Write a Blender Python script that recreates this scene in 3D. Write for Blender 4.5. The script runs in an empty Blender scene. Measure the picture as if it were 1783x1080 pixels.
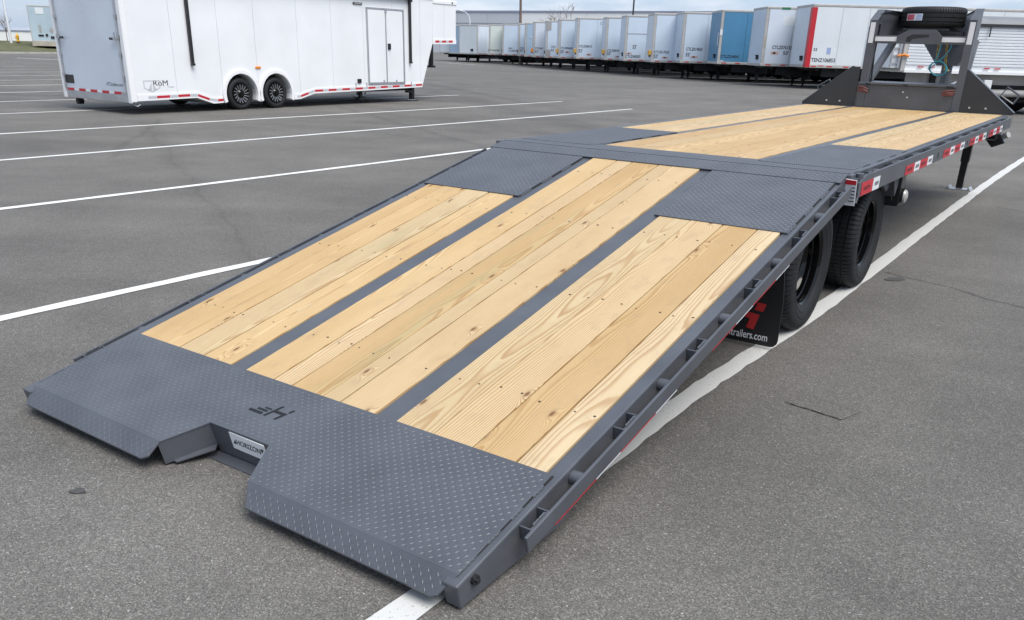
import bpy, bmesh, math, random
from mathutils import Matrix, Vector, Euler
from mathutils.geometry import tessellate_polygon
random.seed(11)
R = math.radians
scene = bpy.context.scene
COL = scene.collection

# ------------------------------------------------------------------ camera, sky, sun, exposure
F_PX, PY, PITCH, YAW, ROLL = 1472.33, 694.8, 0.3933, 0.6059, 0.0271
cd = bpy.data.cameras.new('camera'); cam = bpy.data.objects.new('camera', cd); COL.objects.link(cam)
fw = Vector((-math.sin(YAW)*math.cos(PITCH), math.cos(YAW)*math.cos(PITCH), -math.sin(PITCH)))
rt = Vector((math.cos(YAW), math.sin(YAW), 0)); up = rt.cross(fw)
r2 = rt*math.cos(ROLL)+up*math.sin(ROLL); u2 = up*math.cos(ROLL)-rt*math.sin(ROLL)
M = Matrix((r2, u2, -fw)).transposed().to_4x4(); M.translation = (2.529, -1.7595, 1.5518)
cam.matrix_world = M
cd.sensor_width = 36; cd.lens = F_PX/1783*36; cd.shift_y = (PY-540)/1783
cd.clip_start = .05; cd.clip_end = 3000
scene.camera = cam
scene.view_settings.view_transform = 'Standard'; scene.view_settings.look = 'None'
scene.view_settings.exposure = 0.87; scene.view_settings.gamma = 1
SUN_EL, SUN_AZ = R(60), R(104)            # azimuth clockwise from +Y
w = bpy.data.worlds.new('World'); scene.world = w; w.use_nodes = True
nt = w.node_tree; N = nt.nodes; LK = nt.links; N.clear()
out = N.new('ShaderNodeOutputWorld'); bg = N.new('ShaderNodeBackground')
sky = N.new('ShaderNodeTexSky'); sky.sky_type = 'NISHITA'; sky.sun_disc = False
sky.sun_elevation = SUN_EL; sky.sun_rotation = SUN_AZ
tc = N.new('ShaderNodeTexCoord'); mp = N.new('ShaderNodeMapping'); mp.inputs['Scale'].default_value = (2.2, 2.2, 9)
cn = N.new('ShaderNodeTexNoise'); cn.inputs['Scale'].default_value = 3.3; cn.inputs['Detail'].default_value = 7
cn.inputs['Roughness'].default_value = .55
cr = N.new('ShaderNodeValToRGB'); cr.color_ramp.elements[0].position = .43; cr.color_ramp.elements[1].position = .585
cr.color_ramp.elements[0].color = (.12, .12, .12, 1); cr.color_ramp.elements[1].color = (.97, .97, .97, 1)
mx = N.new('ShaderNodeMix'); mx.data_type = 'RGBA'; mx.inputs['B'].default_value = (4.45, 4.85, 5.45, 1)
LK.new(tc.outputs['Generated'], mp.inputs['Vector']); LK.new(mp.outputs['Vector'], cn.inputs['Vector'])
LK.new(cn.outputs['Fac'], cr.inputs['Fac']); LK.new(cr.outputs['Color'], mx.inputs['Factor'])
blu = N.new('ShaderNodeMix'); blu.data_type = 'RGBA'; blu.inputs['Factor'].default_value = .62; blu.inputs['B'].default_value = (2.05, 2.9, 4.7, 1)
LK.new(sky.outputs['Color'], blu.inputs['A']); LK.new(blu.outputs['Result'], mx.inputs['A']); LK.new(mx.outputs['Result'], bg.inputs['Color'])
bg.inputs['Strength'].default_value = .10; LK.new(bg.outputs['Background'], out.inputs['Surface'])
sl = bpy.data.lights.new('sun', 'SUN'); sl.energy = 2.2; sl.angle = R(42); sl.color = (1, .96, .9)
so = bpy.data.objects.new('sun', sl); COL.objects.link(so)
sdir = Vector((math.sin(SUN_AZ)*math.cos(SUN_EL), math.cos(SUN_AZ)*math.cos(SUN_EL), math.sin(SUN_EL)))
so.rotation_euler = sdir.to_track_quat('Z', 'Y').to_euler(); so.location = (20, 20, 40)

# ------------------------------------------------------------------ materials
def mat(name, col, rough=.5, metal=0., coat=0., bump=None, var=None, spec=.5):
    m = bpy.data.materials.new(name); m.use_nodes = True
    n = m.node_tree.nodes; l = m.node_tree.links; b = n['Principled BSDF']
    b.inputs['Base Color'].default_value = (*col, 1); b.inputs['Roughness'].default_value = rough
    b.inputs['Metallic'].default_value = metal; b.inputs['Coat Weight'].default_value = coat
    b.inputs['Specular IOR Level'].default_value = spec
    t = n.new('ShaderNodeTexCoord')
    if var:            # (scale, amount) : soiling / colour variation
        sc, am = var
        no = n.new('ShaderNodeTexNoise'); no.inputs['Scale'].default_value = sc; no.inputs['Detail'].default_value = 6
        l.new(t.outputs['Object'], no.inputs['Vector'])
        mr = n.new('ShaderNodeMapRange'); mr.inputs['From Min'].default_value = .3; mr.inputs['From Max'].default_value = .7
        mr.inputs['To Min'].default_value = 1-am; mr.inputs['To Max'].default_value = 1+am*.6
        l.new(no.outputs['Fac'], mr.inputs['Value'])
        mu = n.new('ShaderNodeVectorMath'); mu.operation = 'SCALE'; mu.inputs[0].default_value = col
        l.new(mr.outputs['Result'], mu.inputs['Scale']); l.new(mu.outputs['Vector'], b.inputs['Base Color'])
        m2 = n.new('ShaderNodeMapRange'); m2.inputs['To Min'].default_value = max(.03, rough-.08); m2.inputs['To Max'].default_value = min(1, rough+.12)
        l.new(no.outputs['Fac'], m2.inputs['Value']); l.new(m2.outputs['Result'], b.inputs['Roughness'])
    if bump:
        sc, st = bump
        nb = n.new('ShaderNodeTexNoise'); nb.inputs['Scale'].default_value = sc; nb.inputs['Detail'].default_value = 4
        l.new(t.outputs['Object'], nb.inputs['Vector'])
        bu = n.new('ShaderNodeBump'); bu.inputs['Strength'].default_value = st; bu.inputs['Distance'].default_value = .01
        l.new(nb.outputs['Fac'], bu.inputs['Height']); l.new(bu.outputs['Normal'], b.inputs['Normal'])
    return m

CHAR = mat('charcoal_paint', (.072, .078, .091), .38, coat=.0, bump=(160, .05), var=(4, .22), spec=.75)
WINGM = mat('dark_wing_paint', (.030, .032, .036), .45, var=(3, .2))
BLACKP = mat('black_paint', (.012, .012, .013), .3, coat=.2)
GLOSSB = mat('gloss_black_rim', (.003, .003, .0035), .13, coat=.0, spec=.4)
RUB = mat('tyre_rubber', (.0105, .0115, .013), .62, var=(14, .35), bump=(220, .15))
DARK = mat('underbody_black', (.012, .012, .013), .75)
RED = mat('reflective_red', (.52, .018, .03), .4, var=(30, .2))
WREF = mat('reflective_white', (.72, .73, .75), .4)
SILV = mat('bare_aluminium', (.55, .55, .56), .38, metal=.85, var=(5, .12))
STEELW = mat('weld_steel', (.12, .128, .14), .35, metal=.3)
WHITE = mat('white_gel_paint', (.80, .81, .82), .3, coat=.3, var=(1.3, .05), bump=(2.2, .12))
WTRIM = mat('white_trim', (.82, .82, .82), .35)
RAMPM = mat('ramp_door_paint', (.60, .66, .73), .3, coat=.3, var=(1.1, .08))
SEAM = mat('seam_grey', (.34, .36, .38), .5)
INK = mat('black_print', (.02, .02, .025), .5)
GREYINK = mat('grey_print', (.38, .40, .43), .5)
SILVT = mat('silver_tape', (.50, .51, .53), .35)
LENS = mat('lamp_lens', (.36, .35, .33), .15, coat=.5)
ORANGE = mat('amber_lens', (.8, .25, .03), .2)
BRASS = mat('brass_chain', (.42, .30, .09), .4, metal=.8)
TEAL = mat('teal_hose', (.05, .30, .36), .4)
BROWN = mat('red_brown_hose', (.16, .05, .045), .5)
REDLOGO = mat('red_logo', (.42, .02, .022), .5)
FLAPM = mat('mud_flap_rubber', (.006, .006, .008), .6)
SCREW = mat('screw_dark', (.05, .032, .02), .6)
TWHITE = mat('semi_white', (.64, .70, .77), .4, var=(.8, .07))
TWHITE2 = mat('semi_white_cool', (.58, .67, .77), .4, var=(.8, .08))
TWHITE3 = mat('semi_white_clean', (.70, .74, .76), .4, var=(.7, .06))
TCREAM = mat('semi_cream', (.66, .71, .66), .4, var=(.8, .07))
TBLUE = mat('semi_blue', (.075, .235, .40), .4, var=(.8, .12))
TBLUE2 = mat('semi_pale_blue', (.36, .48, .60), .4, var=(.8, .1))
TRAIL = mat('semi_rail_grey', (.45, .44, .42), .5, var=(2, .15))
TARP = mat('grey_tarp', (.20, .21, .225), .55, bump=(3, .5), var=(2, .2))
RIBM = mat('ribbed_white', (.74, .76, .78), .35, var=(1.2, .06))
PINK = mat('faded_placard', (.60, .42, .38), .6)
TAN = mat('tan_board', (.42, .38, .31), .7, var=(2, .2))
YEL = mat('hydrant_yellow', (.72, .42, .04), .45)
GLADY = mat('gladhand_yellow', (.55, .33, .06), .5)
BWHITE = mat('precast_white', (.88, .88, .86), .8, var=(.08, .05))
BGREY = mat('precast_grey', (.56, .58, .62), .8, var=(.08, .05))
BLINE = mat('parapet_cap', (.28, .30, .38), .6)
WOODP = mat('pole_wood', (.16, .12, .10), .85, var=(2, .2))
POLEB = mat('pole_black', (.03, .03, .035), .5)
POLEW = mat('pole_white', (.72, .74, .77), .45)
BARK = mat('bark_grey', (.23, .19, .17), .9)
KERBM = mat('kerb_concrete', (.44, .42, .38), .85, var=(2, .15))
STONEW = mat('pebble_white', (.5, .49, .46), .8)
GREENL = mat('green_label', (.02, .17, .07), .5)
GREYPATCH = mat('grey_patch', (.34, .335, .32), .6)

def nodes(m):
    return m.node_tree.nodes, m.node_tree.links
def math_(n, l, op, a, b=None, c=None, clamp=False):
    x = n.new('ShaderNodeMath'); x.operation = op; x.use_clamp = clamp
    for i, v in enumerate((a, b, c)):
        if v is None: continue
        if isinstance(v, (int, float)): x.inputs[i].default_value = v
        else: l.new(v, x.inputs[i])
    return x.outputs[0]
def ramp(n, l, src, stops):
    r = n.new('ShaderNodeValToRGB'); e = r.color_ramp.elements
    while len(e) < len(stops): e.new(.5)
    for el, (p, c) in zip(e, stops): el.position = p; el.color = (*c, 1) if len(c) == 3 else c
    l.new(src, r.inputs['Fac']); return r.outputs['Color']
def noise(n, l, vec, scale, detail=3, rough=.5, mscale=None, loc=None):
    if mscale or loc:
        mp = n.new('ShaderNodeMapping')
        if mscale: mp.inputs['Scale'].default_value = mscale
        if loc: mp.inputs['Location'].default_value = loc
        l.new(vec, mp.inputs['Vector']); vec = mp.outputs['Vector']
    x = n.new('ShaderNodeTexNoise'); x.inputs['Scale'].default_value = scale; x.inputs['Detail'].default_value = detail
    x.inputs['Roughness'].default_value = rough; l.new(vec, x.inputs['Vector']); return x.outputs['Fac']
def mixc(n, l, f, a, b, mode='MIX'):
    x = n.new('ShaderNodeMix'); x.data_type = 'RGBA'; x.blend_type = mode
    for k, v in (('Factor', f), ('A', a), ('B', b)):
        if isinstance(v, (int, float)): x.inputs[k].default_value = v
        elif isinstance(v, tuple): x.inputs[k].default_value = (*v, 1)
        else: l.new(v, x.inputs[k])
    return x.outputs['Result']

# pine boards: growth rings cut along the board, knots, fibre, per-board offset
def pine():
    m = bpy.data.materials.new('pine_board'); m.use_nodes = True; n, l = nodes(m); b = n['Principled BSDF']
    tc = n.new('ShaderNodeTexCoord'); oi = n.new('ShaderNodeObjectInfo'); rnd = oi.outputs['Random']
    cb = n.new('ShaderNodeCombineXYZ')
    l.new(math_(n, l, 'MULTIPLY', rnd, 17.3), cb.inputs[0]); l.new(math_(n, l, 'MULTIPLY', rnd, 91.7), cb.inputs[1]); l.new(math_(n, l, 'MULTIPLY', rnd, 43.1), cb.inputs[2])
    va = n.new('ShaderNodeVectorMath'); l.new(tc.outputs['Object'], va.inputs[0]); l.new(cb.outputs[0], va.inputs[1]); off = va.outputs[0]
    sp = n.new('ShaderNodeSeparateXYZ'); l.new(tc.outputs['Object'], sp.inputs[0])
    x, y, z = sp.outputs
    r7 = math_(n, l, 'FRACT', math_(n, l, 'MULTIPLY', rnd, 7.77)); r13 = math_(n, l, 'FRACT', math_(n, l, 'MULTIPLY', rnd, 13.31))
    w1 = math_(n, l, 'SUBTRACT', noise(n, l, off, 1.0, 2, .5, (1.6, .42, 1.6)), .5)
    w2 = math_(n, l, 'SUBTRACT', noise(n, l, off, 1.0, 2, .5, (1.8, .55, 1.8), (5.3, 2.2, 8.1)), .5)
    # knots
    vm = n.new('ShaderNodeMapping'); vm.inputs['Scale'].default_value = (5.4, 2.0, 0.001); l.new(off, vm.inputs['Vector'])
    vo = n.new('ShaderNodeTexVoronoi'); vo.inputs['Scale'].default_value = 1; vo.inputs['Randomness'].default_value = 1; vo.voronoi_dimensions = '2D'
    l.new(vm.outputs[0], vo.inputs['Vector']); kd = vo.outputs['Distance']
    sc = n.new('ShaderNodeSeparateColor'); l.new(vo.outputs['Color'], sc.inputs[0])
    has = math_(n, l, 'GREATER_THAN', sc.outputs[0], .58)
    kinf = math_(n, l, 'MULTIPLY', math_(n, l, 'EXPONENT', math_(n, l, 'MULTIPLY', math_(n, l, 'MULTIPLY', kd, kd), -60.0)), has)
    cx = math_(n, l, 'ADD', math_(n, l, 'MULTIPLY', math_(n, l, 'SUBTRACT', r7, .5), .26), math_(n, l, 'MULTIPLY', w1, .16))
    cz = math_(n, l, 'ADD', math_(n, l, 'MULTIPLY', r13, -.07), math_(n, l, 'ADD', math_(n, l, 'MULTIPLY', w2, .15), -.03))
    dx = math_(n, l, 'SUBTRACT', x, cx); dz = math_(n, l, 'SUBTRACT', z, cz)
    rr = math_(n, l, 'SQRT', math_(n, l, 'ADD', math_(n, l, 'MULTIPLY', dx, dx), math_(n, l, 'MULTIPLY', dz, dz)))
    fine = math_(n, l, 'MULTIPLY', math_(n, l, 'SUBTRACT', noise(n, l, off, 1, 3, .6, (26, 3.2, 26)), .5), .006)
    rr = math_(n, l, 'ADD', math_(n, l, 'ADD', rr, fine), math_(n, l, 'MULTIPLY', kinf, .035))
    ph = math_(n, l, 'FRACT', math_(n, l, 'MULTIPLY', rr, 125))
    ring = ramp(n, l, ph, [(0, (0, 0, 0)), (.45, (.08, .08, .08)), (.80, (1, 1, 1)), (.93, (.9, .9, .9)), (1, (0, 0, 0))])
    fib = noise(n, l, off, 1, 4, .6, (210, 3.2, 210))
    big = ramp(n, l, noise(n, l, off, 1, 4, .6, (5, 1.3, 5), (1.1, 7, 3)), [(.34, (0, 0, 0)), (.66, (1, 1, 1))])
    light = mixc(n, l, big, (.61, .46, .26), (.40, .255, .105))
    tint = ramp(n, l, math_(n, l, 'FRACT', math_(n, l, 'MULTIPLY', rnd, 29.1)), [(0, (.60, .49, .325)), (.25, (.57, .40, .195)), (.5, (.46, .315, .15)), (.75, (.54, .44, .27)), (1, (.61, .43, .21))])
    light = mixc(n, l, .72, light, tint)
    stg = math_(n, l, 'MULTIPLY', ring, math_(n, l, 'ADD', .18, math_(n, l, 'MULTIPLY', noise(n, l, off, 1, 2, .5, (3, .8, 3), (9, 1, 4)), .75)))
    c = mixc(n, l, math_(n, l, 'MULTIPLY', stg, 1.0), light, (.31, .155, .052))
    c = mixc(n, l, math_(n, l, 'MULTIPLY', math_(n, l, 'SUBTRACT', fib, .5, clamp=True), .8), c, (.45, .29, .13))
    # grey-green treated smears on a few boards
    gs = math_(n, l, 'MULTIPLY', math_(n, l, 'GREATER_THAN', r7, .72), ramp(n, l, noise(n, l, off, 1, 3, .6, (9, .6, 9), (3, 3, 3)), [(.52, (0, 0, 0)), (.70, (.5, .5, .5))]))
    c = mixc(n, l, gs, c, (.30, .29, .15))
    # knot body
    kc = math_(n, l, 'MULTIPLY', ramp(n, l, kd, [(0, (1, 1, 1)), (.03, (.85, .85, .85)), (.05, (.22, .22, .22)), (.10, (0, 0, 0))]), has)
    c = mixc(n, l, math_(n, l, 'MULTIPLY', kc, .95), c, (.13, .055, .02))
    # scuffs and handling dirt
    ds = ramp(n, l, noise(n, l, off, 1, 5, .65, (11, 6, 11), (2, 9, 1)), [(.54, (0, 0, 0)), (.76, (.42, .42, .42))])
    c = mixc(n, l, ds, c, (.33, .24, .15))
    l.new(c, b.inputs['Base Color']); b.inputs['Roughness'].default_value = .62; b.inputs['Specular IOR Level'].default_value = .3
    bu = n.new('ShaderNodeBump'); bu.inputs['Strength'].default_value = .25; bu.inputs['Distance'].default_value = .0015
    l.new(math_(n, l, 'ADD', math_(n, l, 'MULTIPLY', fib, .6), math_(n, l, 'MULTIPLY', ring, .5)), bu.inputs['Height']); l.new(bu.outputs[0], b.inputs['Normal'])
    return m
PINE = pine()

def asphalt():
    m = bpy.data.materials.new('asphalt_surface'); m.use_nodes = True; n, l = nodes(m); b = n['Principled BSDF']
    ge = n.new('ShaderNodeNewGeometry'); P = ge.outputs['Position']
    def stones(scale):
        v = n.new('ShaderNodeTexVoronoi'); v.inputs['Scale'].default_value = scale; v.voronoi_dimensions = '2D'
        l.new(P, v.inputs['Vector']); s = n.new('ShaderNodeSeparateColor'); l.new(v.outputs['Color'], s.inputs[0]); return s.outputs[0], v.outputs['Distance']
    s1, d1 = stones(215); s2, d2 = stones(480); s3, d3 = stones(70)
    c = ramp(n, l, s1, [(0, (.046, .0435, .039)), (.45, (.105, .099, .089)), (.8, (.17, .161, .145)), (.95, (.25, .238, .215)), (1, (.40, .38, .35))])
    c2 = ramp(n, l, s2, [(0, (.052, .049, .045)), (.6, (.124, .117, .106)), (.94, (.215, .203, .187)), (1, (.37, .355, .33))])
    c = mixc(n, l, .5, c, c2)
    wh = math_(n, l, 'MULTIPLY', math_(n, l, 'GREATER_THAN', s3, .992), math_(n, l, 'LESS_THAN', d3, .22))
    c = mixc(n, l, math_(n, l, 'MULTIPLY', wh, .6), c, (.5, .49, .46))
    # broad wear, paving lanes and streaks
    g1 = noise(n, l, P, .11, 5, .55); g2 = noise(n, l, P, 1.0, 5, .6, (.9, .9, .9)); g3 = noise(n, l, P, 1, 4, .55, (.9, .07, 1)); g4 = noise(n, l, P, 1, 4, .6, (.05, .55, 1), (3, 1, 0))
    s = math_(n, l, 'ADD', math_(n, l, 'ADD', math_(n, l, 'MULTIPLY', g1, .55), math_(n, l, 'MULTIPLY', g2, .5)), math_(n, l, 'ADD', math_(n, l, 'MULTIPLY', g3, .28), math_(n, l, 'MULTIPLY', g4, .34)))
    s = math_(n, l, 'ADD', math_(n, l, 'MULTIPLY', math_(n, l, 'SUBTRACT', s, .83), 1.35), 1.0)
    sx = n.new('ShaderNodeSeparateXYZ'); l.new(P, sx.inputs[0]); X, Y, _ = sx.outputs
    us = math_(n, l, 'ADD', math_(n, l, 'MULTIPLY', X, .82), math_(n, l, 'MULTIPLY', Y, .57)); ws = math_(n, l, 'ADD', math_(n, l, 'MULTIPLY', X, -.57), math_(n, l, 'MULTIPLY', Y, .82))
    cb = n.new('ShaderNodeCombineXYZ'); l.new(math_(n, l, 'MULTIPLY', us, .07), cb.inputs[0]); l.new(math_(n, l, 'MULTIPLY', ws, .8), cb.inputs[1])
    g5 = noise(n, l, cb.outputs[0], 1, 6, .62)
    s = math_(n, l, 'ADD', s, math_(n, l, 'MULTIPLY', math_(n, l, 'SUBTRACT', g5, .5), .62))
    # tar-dark cold joints: lines a*x+b*y+c=0, wandering
    wob = math_(n, l, 'MULTIPLY', math_(n, l, 'SUBTRACT', noise(n, l, P, .8, 4, .6), .5), .5)
    def joint(x0, y0, x1, y1, wd, amt, s_in):
        L = math.hypot(x1-x0, y1-y0); nx, ny = -(y1-y0)/L, (x1-x0)/L
        d = math_(n, l, 'ADD', math_(n, l, 'MULTIPLY', X, nx), math_(n, l, 'MULTIPLY', Y, ny))
        d = math_(n, l, 'ABSOLUTE', math_(n, l, 'ADD', math_(n, l, 'SUBTRACT', d, nx*x0+ny*y0), wob))
        k = math_(n, l, 'MULTIPLY', math_(n, l, 'SUBTRACT', 1, math_(n, l, 'DIVIDE', d, wd), clamp=True), amt)
        tx, ty = (x1-x0)/L, (y1-y0)/L
        t = math_(n, l, 'SUBTRACT', math_(n, l, 'ADD', math_(n, l, 'MULTIPLY', X, tx), math_(n, l, 'MULTIPLY', Y, ty)), tx*x0+ty*y0)
        inr = math_(n, l, 'MULTIPLY', math_(n, l, 'GREATER_THAN', t, 0), math_(n, l, 'LESS_THAN', t, L))
        return math_(n, l, 'SUBTRACT', s_in, math_(n, l, 'MULTIPLY', k, inr))
    s = joint(-13.8, 8.5, -2.4, 2.2, .28, .13, s); s = joint(-13.8, 8.5, -2.4, 2.2, .04, .10, s)
    s = joint(-18.3, 17.0, -5.0, 9.2, .16, .18, s); s = joint(-22, 26, -6, 14, .9, .16, s); s = joint(1.2, 5.3, 6, 3.2, .03, .55, s)
    s = joint(-14.2, 9.2, -9, 4.9, .1, .2, s); s = joint(-30, 34, 2, 17, .12, .25, s); s = joint(-40, 40, -10, 19, .5, .2, s); s = joint(1.4, 9.5, 9, 5.5, .03, .35, s)
    sc = n.new('ShaderNodeVectorMath'); sc.operation = 'SCALE'; l.new(c, sc.inputs[0]); l.new(s, sc.inputs['Scale'])
    l.new(sc.outputs[0], b.inputs['Base Color']); b.inputs['Roughness'].default_value = .82; b.inputs['Specular IOR Level'].default_value = .35
    bu = n.new('ShaderNodeBump'); bu.inputs['Strength'].default_value = .55; bu.inputs['Distance'].default_value = .004
    l.new(math_(n, l, 'ADD', math_(n, l, 'MULTIPLY', s1, .7), math_(n, l, 'MULTIPLY', s2, .5)), bu.inputs['Height']); l.new(bu.outputs[0], b.inputs['Normal'])
    return m
ASPH = asphalt()

def linepaint(nm='worn_line_paint', br=1, wear=0):
    m = bpy.data.materials.new(nm); m.use_nodes = True; n, l = nodes(m); b = n['Principled BSDF']
    ge = n.new('ShaderNodeNewGeometry'); P = ge.outputs['Position']
    a = noise(n, l, P, 105, 4, .65); c = noise(n, l, P, 3.2, 4, .6)
    f = ramp(n, l, math_(n, l, 'ADD', math_(n, l, 'MULTIPLY', a, .8), math_(n, l, 'MULTIPLY', c, .35)), [(.385+wear, (1, 1, 1)), (.43+wear, (0, 0, 0))])
    base = mixc(n, l, c, (.80*br, .80*br, .78*br), (.66*br, .66*br, .63*br))
    base = mixc(n, l, math_(n, l, 'MULTIPLY', noise(n, l, P, 30, 3, .6), .25), base, (.45, .44, .42))
    l.new(mixc(n, l, math_(n, l, 'MULTIPLY', f, .85), base, (.10, .10, .095)), b.inputs['Base Color'])
    b.inputs['Roughness'].default_value = .75
    bu = n.new('ShaderNodeBump'); bu.inputs['Strength'].default_value = .4; bu.inputs['Distance'].default_value = .003
    l.new(a, bu.inputs['Height']); l.new(bu.outputs[0], b.inputs['Normal'])
    return m
LINE = linepaint(wear=.012); LINE2 = linepaint('worn_line_paint_old', .78, .035)
def grassm():
    m = bpy.data.materials.new('winter_grass'); m.use_nodes = True; n, l = nodes(m); b = n['Principled BSDF']
    ge = n.new('ShaderNodeNewGeometry'); P = ge.outputs['Position']
    l.new(ramp(n, l, noise(n, l, P, .9, 6, .7), [(.3, (.05, .065, .022)), (.5, (.09, .095, .04)), (.7, (.16, .14, .075))]), b.inputs['Base Color'])
    b.inputs['Roughness'].default_value = .95; return m
GRASS = grassm()

# ------------------------------------------------------------------ mesh helpers
class MB:
    def __init__(s): s.v = []; s.f = []
    def add(s, vs, fs):
        o = len(s.v); s.v += [tuple(p) for p in vs]; s.f += [tuple(i+o for i in q) for q in fs]; return s
    def box(s, x0, x1, y0, y1, z0, z1):
        return s.add([(x, y, z) for z in (z0, z1) for x, y in ((x0, y0), (x1, y0), (x1, y1), (x0, y1))],
                     [(3, 2, 1, 0), (4, 5, 6, 7), (0, 1, 5, 4), (1, 2, 6, 5), (2, 3, 7, 6), (3, 0, 4, 7)])
    def prism(s, poly, fn, h0, h1):
        """poly of (u,v); fn(u,v,h) -> xyz"""
        k = len(poly); vs = [fn(u, v, h0) for u, v in poly]+[fn(u, v, h1) for u, v in poly]
        fs = [(i, (i+1) % k, (i+1) % k+k, i+k) for i in range(k)]
        for t in tessellate_polygon([[Vector((u, v, 0)) for u, v in poly]]):
            fs += [tuple(t), tuple(j+k for j in t)]
        return s.add(vs, fs)
    def cyl(s, p0, p1, r0, n=12, r1=None, caps=True):
        p0 = Vector(p0); p1 = Vector(p1); d = (p1-p0).normalized()
        a = d.orthogonal().normalized(); b = d.cross(a); r1 = r0 if r1 is None else r1
        vs = [p0+(a*math.cos(t)+b*math.sin(t))*r0 for t in [2*math.pi*i/n for i in range(n)]]
        vs += [p1+(a*math.cos(t)+b*math.sin(t))*r1 for t in [2*math.pi*i/n for i in range(n)]]
        fs = [(i, (i+1) % n, (i+1) % n+n, i+n) for i in range(n)]
        if caps: fs += [tuple(range(n))[::-1], tuple(range(n, 2*n))]
        return s.add(vs, fs)
    def bar(s, p0, p1, wx, wz, upv=(0, 0, 1)):
        p0 = Vector(p0); p1 = Vector(p1); d = (p1-p0).normalized(); u = Vector(upv)
        a = d.cross(u); a = (a if a.length > 1e-4 else d.orthogonal()).normalized(); b = a.cross(d)
        vs = [p+a*i*wx/2+b*j*wz/2 for p in (p0, p1) for i, j in ((-1, -1), (1, -1), (1, 1), (-1, 1))]
        return s.add(vs, [(3, 2, 1, 0), (4, 5, 6, 7), (0, 1, 5, 4), (1, 2, 6, 5), (2, 3, 7, 6), (3, 0, 4, 7)])
    def tube(s, pts, r, n=8):
        pts = [Vector(p) for p in pts]; a = None; rings = []
        for i, p in enumerate(pts):
            d = (pts[min(i+1, len(pts)-1)]-pts[max(i-1, 0)]).normalized()
            a = d.orthogonal().normalized() if a is None else (a-d*a.dot(d)).normalized()
            b = d.cross(a); rings.append([p+(a*math.cos(2*math.pi*k/n)+b*math.sin(2*math.pi*k/n))*r for k in range(n)])
        vs = [q for g in rings for q in g]
        fs = [(i*n+k, i*n+(k+1) % n, (i+1)*n+(k+1) % n, (i+1)*n+k) for i in range(len(pts)-1) for k in range(n)]
        fs += [tuple(range(n))[::-1], tuple(range(len(vs)-n, len(vs)))]
        return s.add(vs, fs)
    def lathe(s, prof, c, axis, n=48, closed=False, rfun=None, angs=None):
        """prof of (radius, offset along axis)"""
        c = Vector(c); d = Vector(axis).normalized(); a = d.orthogonal().normalized(); b = d.cross(a); m = len(prof)
        vs = []
        if angs: n = len(angs)
        for i in range(n):
            t = angs[i] if angs else 2*math.pi*i/n; e = a*math.cos(t)+b*math.sin(t)
            for j, (r, h) in enumerate(prof):
                vs.append(c+e*(r+(rfun(i, j) if rfun else 0))+d*h)
        fs = []
        for i in range(n):
            q = (i+1) % n
            for j in range(m if closed else m-1):
                k = (j+1) % m; fs.append((i*m+j, q*m+j, q*m+k, i*m+k))
        return s.add(vs, fs)
    def build(s, name, m, parent=None, loc=(0, 0, 0), rot=(0, 0, 0), bevel=0, smooth=False, kind=None, label=None):
        me = bpy.data.meshes.new(name); me.from_pydata(s.v, [], s.f)
        bm = bmesh.new(); bm.from_mesh(me); bmesh.ops.recalc_face_normals(bm, faces=bm.faces); bm.to_mesh(me); bm.free()
        if smooth:
            me.polygons.foreach_set('use_smooth', [True]*len(me.polygons)); me.set_sharp_from_angle(angle=R(38))
        me.materials.append(m)
        o = bpy.data.objects.new(name, me); COL.objects.link(o); o.location = loc; o.rotation_euler = rot
        if parent: o.parent = parent
        if bevel:
            b = o.modifiers.new('edge', 'BEVEL'); b.width = bevel; b.segments = 2; b.limit_method = 'ANGLE'; b.angle_limit = R(40)
        if kind: o['kind'] = kind
        if label: o['label'] = label
        return o
def link_copy(o, parent, loc=None):
    c = o.copy(); COL.objects.link(c); c.parent = parent
    if loc is not None: c.location = loc
    return c
def tag(o, label, cat, group=None, kind=None):
    o['label'] = label; o['category'] = cat
    if group: o['group'] = group
    if kind: o['kind'] = kind
    return o
def root(name, loc, rz, label, cat, group=None):
    o = bpy.data.objects.new(name, None); COL.objects.link(o); o.location = loc; o.rotation_euler = (0, 0, rz); o.empty_display_size = .2
    return tag(o, label, cat, group)
def text(body, name, m, parent, origin, right, upv, width=None, height=.1, depth=.0012, align='LEFT', shear=0, base=None, bold=.005):
    cu = bpy.data.curves.new(name, 'FONT'); cu.body = body; cu.align_x = align; cu.extrude = .5; cu.shear = shear; cu.resolution_u = 3; cu.offset = bold
    ob = bpy.data.objects.new(name, cu); COL.objects.link(ob)
    dg = bpy.context.evaluated_depsgraph_get(); me = bpy.data.meshes.new_from_object(ob.evaluated_get(dg))
    bpy.data.objects.remove(ob); bpy.data.curves.remove(cu)
    xs = [v.co.x for v in me.vertices]; ys = [v.co.y for v in me.vertices]
    sx = (width/(max(xs)-min(xs))) if width else height/.7; sy = height/(max(ys)-min(ys)) if not base else height/.7
    rv = Vector(right).normalized(); uv = Vector(upv).normalized(); nv = rv.cross(uv)
    for v in me.vertices:
        p = v.co.copy(); v.co = Vector(origin)+rv*((p.x-min(xs))*sx)+uv*((p.y-min(ys))*sy)+nv*((p.z+.5)*depth)
    me.materials.clear(); me.materials.append(m)
    o = bpy.data.objects.new(name, me); COL.objects.link(o); o.parent = parent; return o
XY = lambda z0=0: (lambda u, v, h: (u, v, h+z0))
def inside(p, poly):
    c = False; x, y = p
    for i in range(len(poly)):
        (x0, y0), (x1, y1) = poly[i-1], poly[i]
        if (y0 > y) != (y1 > y) and x < (x1-x0)*(y-y0)/(y1-y0)+x0: c = not c
    return c
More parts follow.
